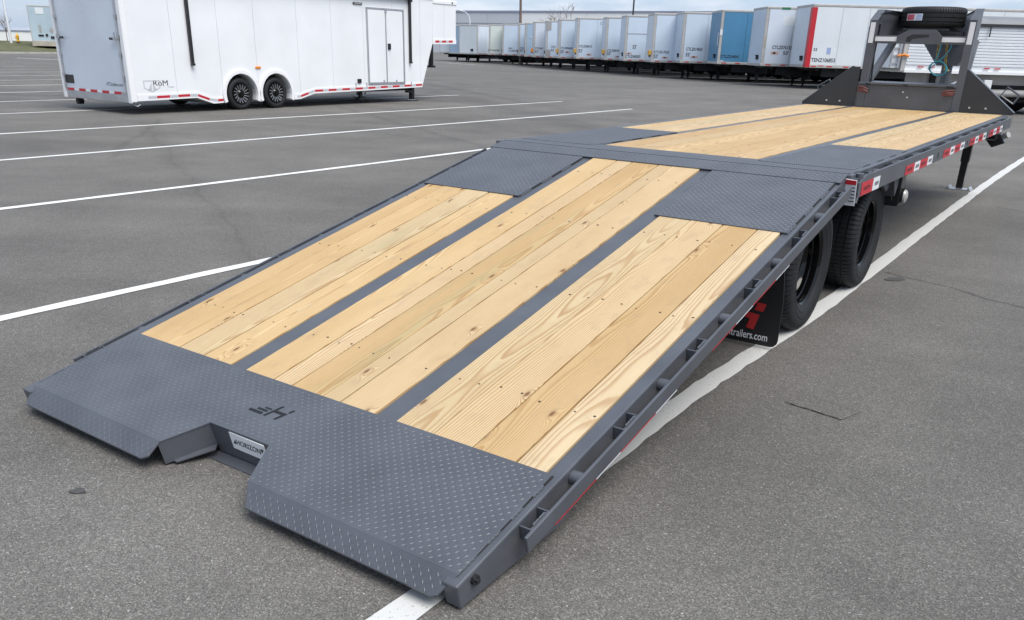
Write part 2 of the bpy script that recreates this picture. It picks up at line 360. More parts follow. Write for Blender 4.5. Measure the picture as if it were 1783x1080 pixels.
def edge_dist(p, poly):
    P = Vector(p); best = 9
    for i in range(len(poly)):
        a = Vector(poly[i-1]); b = Vector(poly[i]); t = max(0, min(1, (P-a).dot(b-a)/(b-a).length_squared)); best = min(best, (P-a-(b-a)*t).length)
    return best

# ------------------------------------------------------------------ the ground
g = MB(); xs = [-700, -240, 900]; ys = [-300, 900]
g.add([(-900, -300, 0), (900, -300, 0), (900, 900, 0), (-900, 900, 0)], [(0, 1, 2, 3)])
o = g.build('asphalt', ASPH, kind='structure'); o['label'] = 'grey asphalt parking lot'
def stripe(pts, wd, name='painted_line', z=.004, mt=None):
    m = MB(); n_ = len(pts); vs = []
    for i, p in enumerate(pts):
        a = Vector(pts[max(i-1, 0)]); b = Vector(pts[min(i+1, n_-1)]); d = (b-a).normalized(); nn = Vector((-d.y, d.x))
        j = random.uniform(-.006, .006)
        for s_ in (1, -1):
            q = Vector(p)+nn*(wd/2+j+random.uniform(-.003, .003))*s_; vs.append((q.x, q.y, z))
    m.add(vs, [(2*i, 2*i+1, 2*i+3, 2*i+2) for i in range(n_-1)])
    return m.build(name, mt or LINE, kind='structure')
def dense(pts, step=.12):
    out_ = []
    for (x0, y0), (x1, y1) in zip(pts[:-1], pts[1:]):
        k = max(1, int(math.hypot(x1-x0, y1-y0)/step)); out_ += [(x0+(x1-x0)*i/k, y0+(y1-y0)*i/k) for i in range(k)]
    return out_+[pts[-1]]
ctl = [(1.12, -12.4), (1.12, -9.2), (1.118, -6.4), (1.112, -4.2), (1.106, -2.5), (1.10, -1.2), (1.10, -.15), (1.085, .7), (1.065, 1.3), (1.06, 1.9), (1.068, 2.4), (1.08, 2.9), (1.09, 3.35), (1.098, 4.2), (1.09, 5.4), (1.07, 7.1), (1.045, 10.9), (1.045, 13), (1.06, 15.2), (1.1, 19), (1.1, 22.2), (1.1, 25)]
SPL = []
for i in range(1, len(ctl)-2):
    p0, p1, p2, p3 = [Vector(q) for q in ctl[i-1:i+3]]
    for k in range(6):
        t = k/6; q = .5*((2*p1)+(p2-p0)*t+(2*p0-5*p1+4*p2-p3)*t*t+(3*p1-p0-3*p2+p3)*t**3); SPL.append((q.x, q.y))
stripe(dense([*SPL]), .108, mt=LINE2)
ends = {1: 21.6, 2: 22.2, 3: 21.4, 4: 22.7}
for k in range(1, 14):
    x = 1.05-3.655*k
    x0 = {1: -2.60, 2: -6.27, 3: -9.85, 4: -13.25}.get(k, x); x1 = {1: -2.75, 2: -6.02, 3: -9.55, 4: -12.75}.get(k, x+.4)
    pts = [(x0+(x1-x0)*t/10+.03*math.sin(t*1.3+k), -8+(ends.get(k, 22.5)+8)*t/10) for t in range(11)]
    stripe(dense(pts, .3), .11)
for k in range(5):   # short stall ticks in front of the trailer row
    stripe([(-57.0+1.75*k, 68.6-.9*k), (-55.6+1.75*k, 69.6-.9*k)], .35)
stripe([(-64.5, 31.2), (-59.5, 31.6)], .25)
# asphalt patch with open saw-cut edges, oil spots
pm = MB(); pm.prism([(1.48, 2.10), (1.74, 2.06), (1.78, 2.20), (1.52, 2.26)], XY(), .0005, .004)
def patchm():
    m = ASPH.copy(); m.name = 'asphalt_patch'; return m
pm.build('asphalt_patch', ASPH, kind='structure')
cm = MB()
def crack(pts, wd):
    n_ = len(pts); vs = []
    for i, p in enumerate(pts):
        a = Vector(pts[max(i-1, 0)]); b = Vector(pts[min(i+1, n_-1)]); d = (b-a).normalized(); nn = Vector((-d.y, d.x)); ww = wd*random.uniform(.2, 1)
        for s_ in (1, -1): q = Vector(p)+nn*ww*s_; vs.append((q.x, q.y, .0062))
    cm.add(vs, [(2*i, 2*i+1, 2*i+3, 2*i+2) for i in range(n_-1)])
J = lambda a, b, k, am: [(a[0]+(b[0]-a[0])*i/k+random.uniform(-am, am), a[1]+(b[1]-a[1])*i/k+random.uniform(-am, am)) for i in range(k+1)]
crack(J((1.46, 2.105), (1.745, 2.055), 14, .005), .0026); crack(J((1.50, 2.262), (1.79, 2.2), 12, .004), .0014); crack(J((1.745, 2.055), (1.785, 2.2), 6, .004), .0008)
crack(J((1.455, 2.115), (1.48, 2.105), 3, .004), .005)
cm.build('asphalt_crack', DARK, kind='structure')
sm = MB()
for cx_, cy_, a_, b_, rz in ((-.335, -.42, .032, .02, .5), (1.30, 5.06, .09, .05, 1.0)):
    k = 18; poly = []
    for i in range(k):
        t = 2*math.pi*i/k; rr = random.uniform(.85, 1.12); x, y = a_*math.cos(t)*rr, b_*math.sin(t)*rr
        poly.append((cx_+x*math.cos(rz)-y*math.sin(rz), cy_+x*math.sin(rz)+y*math.cos(rz)))
    sm.prism(poly, XY(), .001, .005)
sm.build('tar_spot', mat('tar', (.066, .064, .062), .75, var=(60, .4)), kind='structure')
pb = MB()
for i in range(420):
    x = random.uniform(-3.5, 4.2); y = random.uniform(-1.2, 5.5); s_ = random.uniform(.0012, .0035)*(2.2 if random.random() < .04 else 1); t = random.random()*6.28
    vs = [(x+s_*math.cos(t+a)*random.uniform(.7, 1.2), y+s_*math.sin(t+a)*random.uniform(.7, 1.2), .001) for a in (0, 1.6, 3.1, 4.7)]+[(x, y, s_*.9)]
    pb.add(vs, [(0, 1, 4), (1, 2, 4), (2, 3, 4), (3, 0, 4), (3, 2, 1, 0)])
o = pb.build('loose_grit', STONEW, kind='stuff'); tag(o, 'pale loose grit scattered over the asphalt', 'grit')

# grass bank and kerb, far left
k0, k1 = Vector((-60.23, -46.0)), Vector((-88.0, 75.0)); kd = (k1-k0).normalized(); kn = Vector((-kd.y, kd.x))
if kn.x > 0: kn = -kn
gb = MB(); rows = [(.2, .13), (3, .28), (6, .5), (9, .74), (12, .88), (16, .92), (22, .85), (28, .45)]; nseg = 60; vs = []
for i in range(nseg+1):
    p = k0+(k1-k0)*i/nseg
    for d, z in rows: q = p+kn*d; vs.append((q.x, q.y, z+random.uniform(-.03, .03)*(d > 1)))
m_ = len(rows)
gb.add(vs, [(i*m_+j, (i+1)*m_+j, (i+1)*m_+j+1, i*m_+j+1) for i in range(nseg) for j in range(m_-1)])
gb.build('grass_bank', GRASS, kind='structure', smooth=True)
kb = MB(); kb.prism([(k0.x, k0.y), (k1.x, k1.y), ((k1+kn*.2).x, (k1+kn*.2).y), ((k0+kn*.2).x, (k0+kn*.2).y)], XY(), 0, .14)
kb.build('kerb', KERBM, kind='structure')

# ------------------------------------------------------------------ far buildings
B = root('warehouse', (-95, 183, 0), math.atan2(4.5, 65), 'long low white precast warehouse with grey section and blue-grey roof line', 'building')
mb = MB(); mb.box(-75, 105, .3, 60, 0, 9.75); mb.build('building_core', BWHITE, B)
wp = MB(); wp.box(.03, 8.97, 0, .28, 0, 9.4)
first = None
for i in range(20):
    if first is None: p = wp.build('wall_panel', BGREY, B, loc=(-75, 0, 0)); first = p; firstw = None
    else:
        gx = -75+9*i
        if gx < -38.5: link_copy(first, B, (gx, 0, 0))
        elif firstw is None: firstw = wp.build('wall_panel', BWHITE, B, loc=(gx, 0, 0))
        else: link_copy(firstw, B, (gx, 0, 0))
mb = MB(); mb.box(-75.2, 105.2, -.12, .3, 9.42, 9.85); mb.build('parapet_cap', BLINE, B)
for z in (5.4, 6.9):
    mb = MB(); mb.box(-75, 105, -.06, -.005, z, z+.22); mb.build('wall_reveal', SEAM, B)
W = root('boundary_wall', (-112, 40, 0), math.atan2(.57, .82), 'long low white wall with grey coping beyond the grass bank', 'wall')
mb = MB(); mb.box(-150, 60, 0, .3, 0, 1.86); mb.build('wall_face', BWHITE, W)
mb = MB(); mb.box(-150, 60, -.05, .35, 1.862, 2.0); mb.build('coping', BLINE, W)

# ------------------------------------------------------------------ poles, trees, hydrant
def pole(name, x, y, h, r, m, lab, cat='pole', arm=None, lean=0):
    t = root(name, (x, y, 0), 0, lab, cat)
    p = MB(); p.cyl((0, 0, 0), (lean, 0, h), r, 12, r*.75); p.build('shaft', m, t, smooth=True)
    p = MB(); p.cyl((0, 0, 0), (0, 0, .25), r*1.8, 12); p.build('base', m, t)
    if arm:
        p = MB(); p.tube([(0, 0, h-.02), (-.1*arm, -.05*arm, h+.5), (-.35*arm, -.2*arm, h+.95), (-.8*arm, -.45*arm, h+1.2)], r*.5); p.build('arm', m, t, smooth=True)
        p = MB(); p.box(-1.15*arm, -.75*arm, -.6*arm, -.35*arm, h+1.12, h+1.25); p.build('lamp_head', m, t, bevel=.03)
    return t
pole('utility_pole', -48.8, 72.2, 11, .14, WOODP, 'weathered brown wooden pole rising behind the pale trailers', lean=-.3)
pole('lamp_post', -35.2, 69.4, 9, .085, POLEB, 'thin black pole rising behind the trailer marked 042053')
pole('lamp_post', -83.7, 108.8, 5.4, .10, POLEW, 'white lamp post with curved arm in front of the grey warehouse section', 'lamp post', arm=1.6)
pole('lamp_post', -91.2, 44.1, 9.5, .13, POLEW, 'tall white lamp post standing on the grass bank at far left', 'lamp post')
def tree(name, x, y, z0, h, lab, seed, tr=.11):
    rr = random.Random(seed); t = root(name, (x, y, z0), 0, lab, 'tree'); tm = MB(); cm_ = MB()
    def grow(p, d, L, r, lv):
        q = p+d*L; mid = p+d*L*.5+Vector((rr.uniform(-1, 1), rr.uniform(-1, 1), rr.uniform(-.2, .4)))*L*.07
        (tm if lv == 0 else cm_).cyl(p, mid, r, 5, r*.85, False); (tm if lv == 0 else cm_).cyl(mid, q, r*.85, 5, r*.65, False)
        if lv >= 4: return
        for i in range(rr.choice((2, 3, 3)) if lv else 5):
            a = rr.uniform(0, 6.28); s_ = rr.uniform(.45, .95)
            e = (d+Vector((math.cos(a), math.sin(a), rr.uniform(-.1, .35)))*s_).normalized()
            grow(p+d*L*rr.uniform(.62, 1), e, L*rr.uniform(.55, .8), r*.55, lv+1)
    grow(Vector((0, 0, 0)), Vector((.05, 0, 1)).normalized(), h*.42, tr, 0)
    tm.build('trunk', BARK, t, smooth=True); cm_.build('crown', BARK, t, smooth=True)
tree('bare_tree', -61.6, 99.8, 0, 7.0, 'bare leafless tree showing above the far white trailers', 3, .15)
tree('bare_tree', -93.6, 44.95, .85, 3.0, 'slender bare young tree on the grass beside white lamp post', 9, .05)
H = root('fire_hydrant', (-90.6, 44.5, .80), 0, 'yellow fire hydrant with dark base on the grass bank', 'fire hydrant')
m = MB(); m.lathe([(0, .10), (.15, .10), (.15, .2), (.12, .22), (.12, .58), (.16, .6), (.16, .64), (.13, .66), (.11, .76), (.05, .84), (.03, .85), (.03, .9), (0, .9)], (0, 0, 0), (0, 0, 1), 16); m.build('barrel', YEL, H, smooth=True)
m = MB(); m.cyl((-.25, 0, .5), (.25, 0, .5), .06); m.cyl((0, 0, .45), (0, -.22, .45), .075); m.build('nozzle', YEL, H)
m = MB(); m.cyl((0, 0, 0), (0, 0, .1), .16); m.build('base_flange', DARK, H)

# ------------------------------------------------------------------ semi trailers
CACHE = {}
def cached(key, fn, name, m, parent, loc=(0, 0, 0), bevel=0, smooth=False):
    if key not in CACHE:
        CACHE[key] = fn().build(name, m, parent, loc, bevel=bevel, smooth=smooth); return CACHE[key]
    c = CACHE[key].copy(); COL.objects.link(c); c.parent = parent; c.location = loc; c.name = name
    return c
AX = math.atan2(.586, .81)
def semi(x, y, zb, zt, label, side=TWHITE, nose=None, texts=(), ang=AX, npan=3, post=TRAIL, glad=None, extra=None, L=16.1, low=0, wheels=True):
    nose = nose or side; t = root('semi_trailer', (x, y, 0), ang, label, 'semi trailer', 'semi trailers parked in a row'); W_ = 2.59; sid = side.name
    H_ = zt-zb
    m = MB(); m.box(.12, L, .03, W_-.03, zb+.1, zt-.05); m.build('box_body', side, t)
    m = MB(); m.box(-.012, .118, .06, W_-.06, zb+.12, zt-.1); m.build('front_wall', nose, t, bevel=.02)
    for yy in (0, W_):                                     # corner posts
        s_ = 1 if yy == 0 else -1
        m = MB(); m.box(-.02, .14, min(yy, yy+.07*s_), max(yy, yy+.07*s_), zb+.02, zt-.02); m.build('corner_post', post, t, bevel=.02)
    m = MB(); m.box(-.025, L, -.012, W_+.012, zt-.13, zt); m.build('top_rail', TRAIL, t, bevel=.03)
    m = MB(); m.box(-.025, L, -.012, W_+.012, zb, zb+.14); m.build('bottom_rail', TRAIL, t, bevel=.02)
    pw = 1.33
    for i in range(npan):
        key = ('pan', sid, round(zb, 2), round(zt, 2))
        cached(key, lambda: MB().box(.008, pw-.008, 0, .03, zb+.143, zt-.133), 'side_panel', side, t, (.145+pw*i, -.004, 0))
    m = MB(); m.box(1.0, L-.3, .35, .5, zb-.42, zb-.004); m.box(1.0, L-.3, W_-.5, W_-.35, zb-.42, zb-.004); m.box(9, L-.2, .4, W_-.4, zb-.5, zb-.42)  # frame rails made extra deep to darken the space under the box
    for i in range(16): m.box(.6+i*.95, .72+i*.95, .1, W_-.1, zb-.13, zb-.006)
    m.box(.3, 1.3, .5, W_-.5, zb-.1, zb-.003); m.build('chassis', DARK, t)
    for yy in (.35, W_-.45):
        m = MB(); m.box(2.45, 2.62, yy, yy+.14, .12, zb-.01); m.cyl((2.535, yy+.07, .02), (2.535, yy+.07, .5), .05, 8); m.build('landing_leg', DARK, t)
        m = MB(); m.box(2.38, 2.70, yy-.06, yy+.2, 0, .03); m.build('landing_foot', DARK, t)
        m = MB(); m.bar((2.55, yy+.07, .45), (3.4, yy+.07, zb-.1), .05, .05); m.bar((2.5, yy+.07, .45), (1.75, yy+.07, zb-.1), .05, .05); m.build('landing_brace', DARK, t)
    m = MB(); m.box(2.50, 2.57, .45, W_-.4, .45, .52); m.build('cross_brace', DARK, t)
    if wheels:
        for wx in (11.6, 12.85):
            for yy in (.0, W_-.5):
                cached('semiwheel', lambda: MB().lathe([(0, .05), (.24, .05), (.25, 0), (.45, .02), (.51, .07), (.51, .43), (.45, .48), (.25, .5), (.24, .45), (0, .45)], (0, 0, 0), (0, 1, 0), 24), 'wheel', RUB, t, (wx, yy+.02, .51), smooth=True)
    # gladhands on the nose
    m = MB(); m.box(-.07, -.014, .55, .9, zb+.32, zb+.52); m.cyl((-.09, .62, zb+.5), (-.015, .62, zb+.5), .05, 8); m.cyl((-.09, .84, zb+.5), (-.015, .84, zb+.5), .05, 8)
    m.build('gladhand_box', DARK, t)
    if glad:
        m = MB(); m.box(-.22, -.026, .02, .42, zb+.42, zb+.72); m.build('gladhand_cover', glad, t, bevel=.03)
    # conspicuity tape
    for i, xx in enumerate((.25, 1.05, 1.9)):
        m = MB(); m.box(xx, xx+.28, -.016, -.0125, zb+.045, zb+.10); m.build('reflector_tape', RED, t)
    for tx in texts:
        kind, body, x0, z0, wd, ht = tx
        if kind == 'p':
            m = MB(); m.box(x0, x0+wd, -.010, -.0045, zb+z0, zb+z0+ht); m.build('placard', PINK, t)
            m = MB(); m.box(x0+wd*.3, x0+wd*.62, -.013, -.0105, zb+z0+ht*.2, zb+z0+ht*.8); m.build('placard_print', INK, t)
        else: text(body, 'lettering', INK, t, (x0, -.0045, zb+z0), (1, 0, 0), (0, 0, 1), wd, ht*1.12, .003, bold=.022)
    if extra: extra(t, zb, zt)
    return t
def x_red(t, zb, zt):
    m = MB(); m.box(-.034, .20, -.024, -.014, zb+.02, zt-.16); m.box(-.034, -.024, -.012, .32, zb+.02, zt-.16); m.build('red_corner_stripe', RED, t)
    m = MB(); m.box(.62, .9, -.016, -.0125, zb+.08, zb+.12); m.build('reflector_tape', RED, t)
    m = MB(); m.box(.95, 1.15, -.012, -.005, zb+.65, zb+.95); m.build('blue_decal', mat('decal_blue', (.32, .4, .6), .5), t)
    for i in range(3, 12, 2):
        m = MB(); m.box(2.2+i*.6, 2.5+i*.6, -.016, -.0125, zb+.16, zb+.21); m.build('reflector_tape', RED, t)
def x_green(t, zb, zt):
    m = MB(); m.box(.75, 1.2, -.02, -.0125, zt-.13, zt-.03); m.build('green_label', GREENL, t)
    m = MB(); m.box(.05, .13, -.014, -.006, zb+.95, zb+1.5); m.build('edge_decal', TAN, t)
    m = MB(); m.box(.9, 2.4, -.008, -.0045, zt-.9, zt-.45); m.build('faded_panel', TWHITE3, t)
def x_blue(t, zb, zt):
    m = MB(); m.box(-.03, .12, -.024, -.0125, zb+1.55, zb+1.85); m.build('white_decal', WREF, t)
    m = MB(); m.box(-.03, -.022, .3, .45, zb+1.0, zb+1.7); m.build('nose_decal', WREF, t)
    for xx in (.12, 1.9):
        m = MB(); m.box(xx, xx+.22, -.019, -.0165, zb+.15, zb+.2); m.build('white_tape', WREF, t)
def x_line(t, zb, zt):
    m = MB(); m.box(.16, 8, -.014, -.0045, zb+1.72, zb+1.77); m.build('trim_strip', SEAM, t)
def x_frame(t, zb, zt):
    m = MB()
    for a in ((1.7, 2.3, .42, .46), (1.7, 2.3, .28, .32)): m.box(a[0], a[1], -.012, -.0045, zt-a[3], zt-a[2])
    m.box(1.7, 1.74, -.012, -.0045, zt-.42, zt-.32); m.box(2.26, 2.3, -.012, -.0045, zt-.42, zt-.32); m.build('sign_frame', SEAM, t)
def x_patch(t, zb, zt):
    m = MB(); m.box(.0, .42, -.02, -.0125, zt-.75, zt-.12); m.box(-.02, .4, -.02, -.0125, zb+.15, zb+.65); m.build('grey_patch', GREYPATCH, t)
def x_bar(t, zb, zt):
    m = MB(); m.box(.4, .9, -.03, -.0045, zb+1.65, zb+1.71); m.build('ladder_bar', WREF, t)
SD = "53'"
semi(-11.78, 43.92, 1.01, 3.92, 'white semi trailer with red corner stripe and TENZ106853 lettering', TWHITE3, TWHITE, [('t', 'TENZ106853', .24, .27, 1.2, .17), ('t', '53', .28, .78, .18, .12)], npan=12, extra=x_red)
semi(-14.66, 45.46, .99, 3.89, 'white semi trailer lettered CTLZ076153 with small green roof label', TWHITE, TWHITE2, [('t', 'CTLZ076153', .5, .85, 1.05, .16), ('t', SD, 1.12, .58, .30, .17), ('p', '', .45, .58, .42, .16)], extra=x_green)
semi(-18.37, 48.48, .98, 3.88, 'blue semi trailer lettered CTLZ534041 with grey corner post', TBLUE, TBLUE, [('t', 'CTLZ534041', .17, .34, 1.05, .15)], extra=x_blue)
semi(-21.51, 50.2, .95, 3.85, 'white semi trailer lettered CTLZ019653 directly left of the blue one', TWHITE2, TWHITE2, [('t', 'CTLZ019653', .3, .72, 1.0, .16), ('t', SD, .3, .38, .28, .2), ('p', '', .6, .3, .45, .13)])
semi(-24.02, 51.26, .92, 3.82, 'white semi trailer lettered CTLZ617653 with tan gladhand cover', TWHITE2, TWHITE, [('t', 'CTLZ617653', .15, .55, .95, .14), ('t', SD, .15, .26, .26, .2), ('p', '', .65, .24, .42, .12)], glad=GLADY)
semi(-27.48, 53.97, .91, 3.81, 'white semi trailer lettered CTLZ042053 with grey band across its side', TWHITE2, TWHITE2, [('t', 'CTLZ042053', .12, .22, 1.0, .16), ('t', SD, .55, .8, .26, .22), ('p', '', .1, .44, .42, .12)], extra=x_line)
semi(-30.4, 56.45, .90, 3.80, 'pale semi trailer lettered CTLZ000763 with yellowish gladhand cover', TWHITE2, TWHITE, [('t', 'CTLZ000763', .16, .58, .95, .14), ('t', SD, .16, .34, .26, .2), ('p', '', .75, .2, .42, .12)], glad=GLADY)
semi(-33.87, 58.18, .90, 3.81, 'pale semi trailer lettered CTLZ000013 with empty sign frame up high', TWHITE2, TWHITE, [('t', 'CTLZ000013', .16, .82, 1.0, .15), ('t', SD, .16, .46, .28, .22), ('p', '', .75, .26, .4, .13)], glad=GLADY, extra=x_frame)
semi(-36.72, 60.1, .87, 3.77, 'pale semi trailer lettered CTLZ000603 with brown gladhand cover', TWHITE2, TWHITE, [('t', 'CTLZ000603', .16, .7, .95, .14), ('t', SD, .16, .38, .28, .22), ('p', '', .5, .42, .4, .13)], glad=GLADY)
semi(-39.82, 62.94, .85, 3.75, 'pale semi trailer with two square grey patches at its corner', TWHITE2, TWHITE2, [('t', 'CTLZ', .45, .78, .4, .15), ('t', '53', .45, .52, .24, .17)], extra=x_patch)
semi(-42.47, 65.0, .84, 3.74, 'pale semi trailer lettered CTLZ047 with orange gladhand cover', TWHITE, TWHITE2, [('t', 'CTLZ047', .16, .66, .7, .14), ('t', SD, .16, .36, .28, .2)], glad=ORANGE)
semi(-45.49, 68.14, .83, 3.73, 'pale blue semi trailer with short white bar on its side', TBLUE2, TBLUE2, [('t', '53', .5, .35, .24, .18)], extra=x_bar)
semi(-47.96, 70.56, .84, 3.74, 'narrow pale blue semi trailer behind the brown wooden pole', TWHITE2, TWHITE2, [('t', 'CTLZ', .16, .62, .45, .15), ('t', SD, .16, .38, .28, .2)])
semi(-51.39, 72.68, .85, 3.75, 'light blue-grey semi trailer with two short lines of lettering', TWHITE2, TWHITE, [('t', '53807', .6, .6, .45, .12), ('t', 'CTLZ007048', .6, .36, 1.0, .14)])
semi(-54.24, 74.24, .82, 3.72, 'cream white semi trailer lettered CTLZ007048 among the far trailers', TCREAM, TWHITE, [('t', 'CTLZ007048', .1, .38, 1.0, .14)])
A2 = math.atan2(.8219*.78+.5696*.62, .5696*-.78+.8219*.62)
semi(-56.75, 75.54, .81, 3.71, 'far white semi trailer showing its nose with black hoses', TWHITE, TWHITE3, (), ang=A2, wheels=True, post=TRAIL)
semi(-60.12, 77.95, .79, 3.70, 'far pale blue semi trailer nose between two whiter noses', TWHITE2, TBLUE2, (), ang=A2)
semi(-62.27, 78.9, .81, 3.71, 'far white semi trailer nose next to the enclosed trailer', TWHITE, TWHITE3, (), ang=A2)
# reefer at far left
def x_reefer(t, zb, zt):
    m = MB(); m.prism([(0, -.28), (.2, 0), (0, .28), (-.2, 0)], lambda u, v, h: (-.02-h, .75+u, zb+1.05+v), 0, .012); m.build('hazard_diamond', GREYPATCH, t)
    m = MB(); m.box(-.035, -.016, 1.62, 1.82, zb+.85, zb+1.5); m.build('nose_decal', GREYPATCH, t)
    m = MB(); m.box(-.06, -.016, 1.5, 1.95, zb+.5, zb+.66); m.cyl((-.08, 1.22, zb+.62), (-.016, 1.22, zb+.62), .12, 10); m.build('gladhand_plate', DARK, t)
    m = MB(); m.box(-.05, 6, -.02, 2.61, zb-.36, zb-.002); m.build('skirt_board', TAN, t)
    m = MB(); m.box(-.03, -.016, 1.2, 1.9, zt-.75, zt-.2); m.build('pale_panel', TWHITE3, t)
rz = math.atan2(.60, -.80)
o = semi(-84.6, 45.7, .68, 3.9, 'pale blue-grey semi trailer nose with diamond placard beside the grass bank', TBLUE2, mat('reefer_nose', (.42, .52, .58), .4, var=(.7, .12)), (), ang=rz, extra=x_reefer, wheels=False)
o['group'] = 'semi trailers parked at the lot edge'; o.location.z = .27

# ------------------------------------------------------------------ ribbed hopper trailer, right
HP = root('hopper_trailer', (-3.75, 28.1, 0), math.atan2(.5696, .8219), 'white ribbed hopper trailer with grey rolled tarp behind the gooseneck', 'hopper trailer')
m = MB(); m.box(.0, 12, .04, 2.5, 1.22, 2.5); m.build('hopper_body', RIBM, HP)
rib = MB(); rib.prism([(0, 0), (-.022, .012), (-.022, .058), (0, .07)], lambda u, v, h: (h, u, v), 0, 11.98)
fr = None
for i in range(13):
    if fr is None: fr = rib.build('side_rib', RIBM, HP, (.01, .04, 1.38))
    else: link_copy(fr, HP, (.01, .04, 1.38+.085*i))
m = MB(); m.box(-.02, 12, -.02, 2.56, 1.16, 1.24); m.build('bottom_rail', WTRIM, HP)
m = MB(); m.box(-.05, 12, -.03, 2.57, 2.502, 2.58); m.build('top_rail', POLEB, HP)
m = MB(); prof = [(0, 0), (.05, .10), (.3, .2), (.8, .27), (1.3, .3), (1.8, .27), (2.3, .2), (2.5, .1), (2.55, 0)]
m.prism(prof, lambda u, v, h: (h, u-.0, 2.583+v*.9), -.04, 12); m.build('tarp', TARP, HP, smooth=True)
m = MB(); m.box(2.33, 2.36, -.06, -.035, 2.22, 2.5); m.build('tarp_strap', POLEB, HP)
m = MB(); m.box(-.14, -.022, .0, 2.5, 1.2, 2.62); m.build('front_post', TRAIL, HP)
m = MB(); m.box(-.48, -.145, .1, 2.3, 1.28, 2.5); m.build('front_bulkhead', RIBM, HP)
m = MB(); m.box(-.46, -.42, .04, .08, 1.3, 2.4); m.box(-.25, -.21, .04, .08, 1.3, 2.4)
for i in range(5): m.box(-.44, -.22, .05, .08, 1.4+.22*i, 1.43+.22*i)
m.build('ladder', SILV, HP)
m = MB(); m.tube([(-.3, .0, 1.62), (-.12, -.06, 1.66), (.02, -.04, 1.62)], .035, 8); m.build('air_line', ORANGE, HP)
for xx in (.38, .72, 2.42, 2.75, 4.4, 4.9, 6.5):
    m = MB(); m.box(xx, xx+.18, -.006, .016, 1.315, 1.345); m.build('reflector_tape', RED, HP)
m = MB(); m.box(.9, 6.5, .5, 2.0, .85, 1.155); m.build('belly_frame', TRAIL, HP)
m = MB(); m.prism([(2.0, 1.15), (5.5, 1.15), (4.4, .5), (3.1, .5)], lambda u, v, h: (u+4.2, h, v), .4, 2.1); m.build('discharge_hopper', TRAIL, HP)
m = MB(); m.bar((1.55, .2, .82), (2.2, .2, 1.15), .05, .05); m.build('support_strut', WTRIM, HP)
m = MB(); m.box(2.55, 2.8, .05, .3, .72, 1.0); m.cyl((2.67, .17, .65), (2.67, .17, .72), .12, 10); m.build('light_box', WTRIM, HP, bevel=.02)
m = MB(); m.cyl((-.5, .3, .62), (6, .3, .62), .11, 10); m.build('air_tank', TRAIL, HP, smooth=True)
for yy in (.3, 2.0):
    m = MB(); m.box(1.0, 1.15, yy, yy+.14, .0, 1.15); m.build('landing_leg', DARK, HP)
for wx in (8.6, 9.9, 4.75):
    for yy in (.05, 2.0):
        cached('semiwheel', None, 'wheel', RUB, HP, (wx, yy, .51))
m = MB(); m.box(1.2, 11, .45, 2.05, .35, .849); m.build('under_frame', DARK, HP)

# ------------------------------------------------------------------ white enclosed gooseneck trailer
X1, X0 = -15.3, -17.98; TOP = 2.86
ET = root('enclosed_trailer', (-16.6, 12.7, 0), 0, 'long white enclosed gooseneck trailer with black awning arms and spoked wheels', 'cargo trailer')
OFF = (16.6, -12.7, 0)
def eb(m, name, mt, parent=ET, **k):
    return m.build(name, mt, parent, loc=OFF if parent == ET else (0, 0, 0), **k)
def arc(yc, zc, r, a0, a1, n=14): return [(yc+r*math.cos(R(a0+(a1-a0)*i/n)), zc+r*math.sin(R(a0+(a1-a0)*i/n))) for i in range(n+1)]
WZ, WR = .365, .365
prof = [(9.30, .28), (9.97, .29), (10.91, .31), (11.35, .17), (11.70, .18)]+arc(12.17, .36, .455, 200, -18)+[(12.64, .19), (12.76, .19)]+arc(13.24, .36, .455, 200, -18)+[(13.72, .19), (14.01, .2), (14.49, .32), (16.4, .35), (18.79, .40), (19.28, 1.60), (20.41, 1.62), (20.41, 2.80), (19.3, TOP), (9.30, TOP)]
def yz(x): return lambda u, v, h: (x+h, u, v)
m = MB(); m.prism(prof, yz(0), X0, X1-.012); eb(m, 'body_shell', WHITE)
m = MB()
for yc in (12.17, 13.24): m.box(X0+.3, X1-.30, yc-.44, yc+.44, .2, .78)
eb(m, 'wheel_well', DARK)
def clip(poly, a, b):
    for s_, lim in ((1, a), (-1, b)):
        res = []
        for i in range(len(poly)):
            p, q = poly[i-1], poly[i]; ip, iq = s_*(p[0]-lim) >= 0, s_*(q[0]-lim) >= 0
            if ip != iq: t = (lim-p[0])/(q[0]-p[0]); res.append((lim, p[1]+t*(q[1]-p[1])))
            if iq: res.append(q)
        poly = res
    return poly
cuts = [9.40, 10.42, 11.65, 12.70, 14.03, 15.2, 16.38, 17.55, 18.72, 19.28, 19.83, 20.38]
for a, b in zip(cuts[:-1], cuts[1:]):
    c = clip(prof, a+.004, b-.004); c = [(y, min(z, TOP-.08)) for y, z in c]
    m = MB(); m.prism(c, yz(X1-.011), 0, .011); eb(m, 'side_panel', WHITE)
m = MB(); m.box(X1-.02, X1+.02, 9.28, 9.40, .26, TOP-.05); eb(m, 'corner_post', WTRIM, bevel=.012)
m = MB(); m.box(X0-.02, X0+.10, 9.26, 9.36, .24, TOP-.05); eb(m, 'corner_post', WTRIM, bevel=.012)
m = MB(); m.box(X1-.10, X1+.018, 9.26, 9.279, .24, TOP-.05); eb(m, 'rear_jamb', WTRIM, bevel=.005)
m = MB(); m.box(X0-.02, X1+.024, 9.27, 19.3, TOP-.06, TOP+.02); eb(m, 'roof_cap', WTRIM, bevel=.02)
m = MB(); m.box(X1-.02, X1+.02, 19.3, 20.43, 2.70, 2.82); eb(m, 'nose_cap', WTRIM, bevel=.02)
m = MB(); m.cyl((X1+.02, 20.2, 2.76), (X1+.035, 20.2, 2.76), .025); eb(m, 'marker_light', INK)
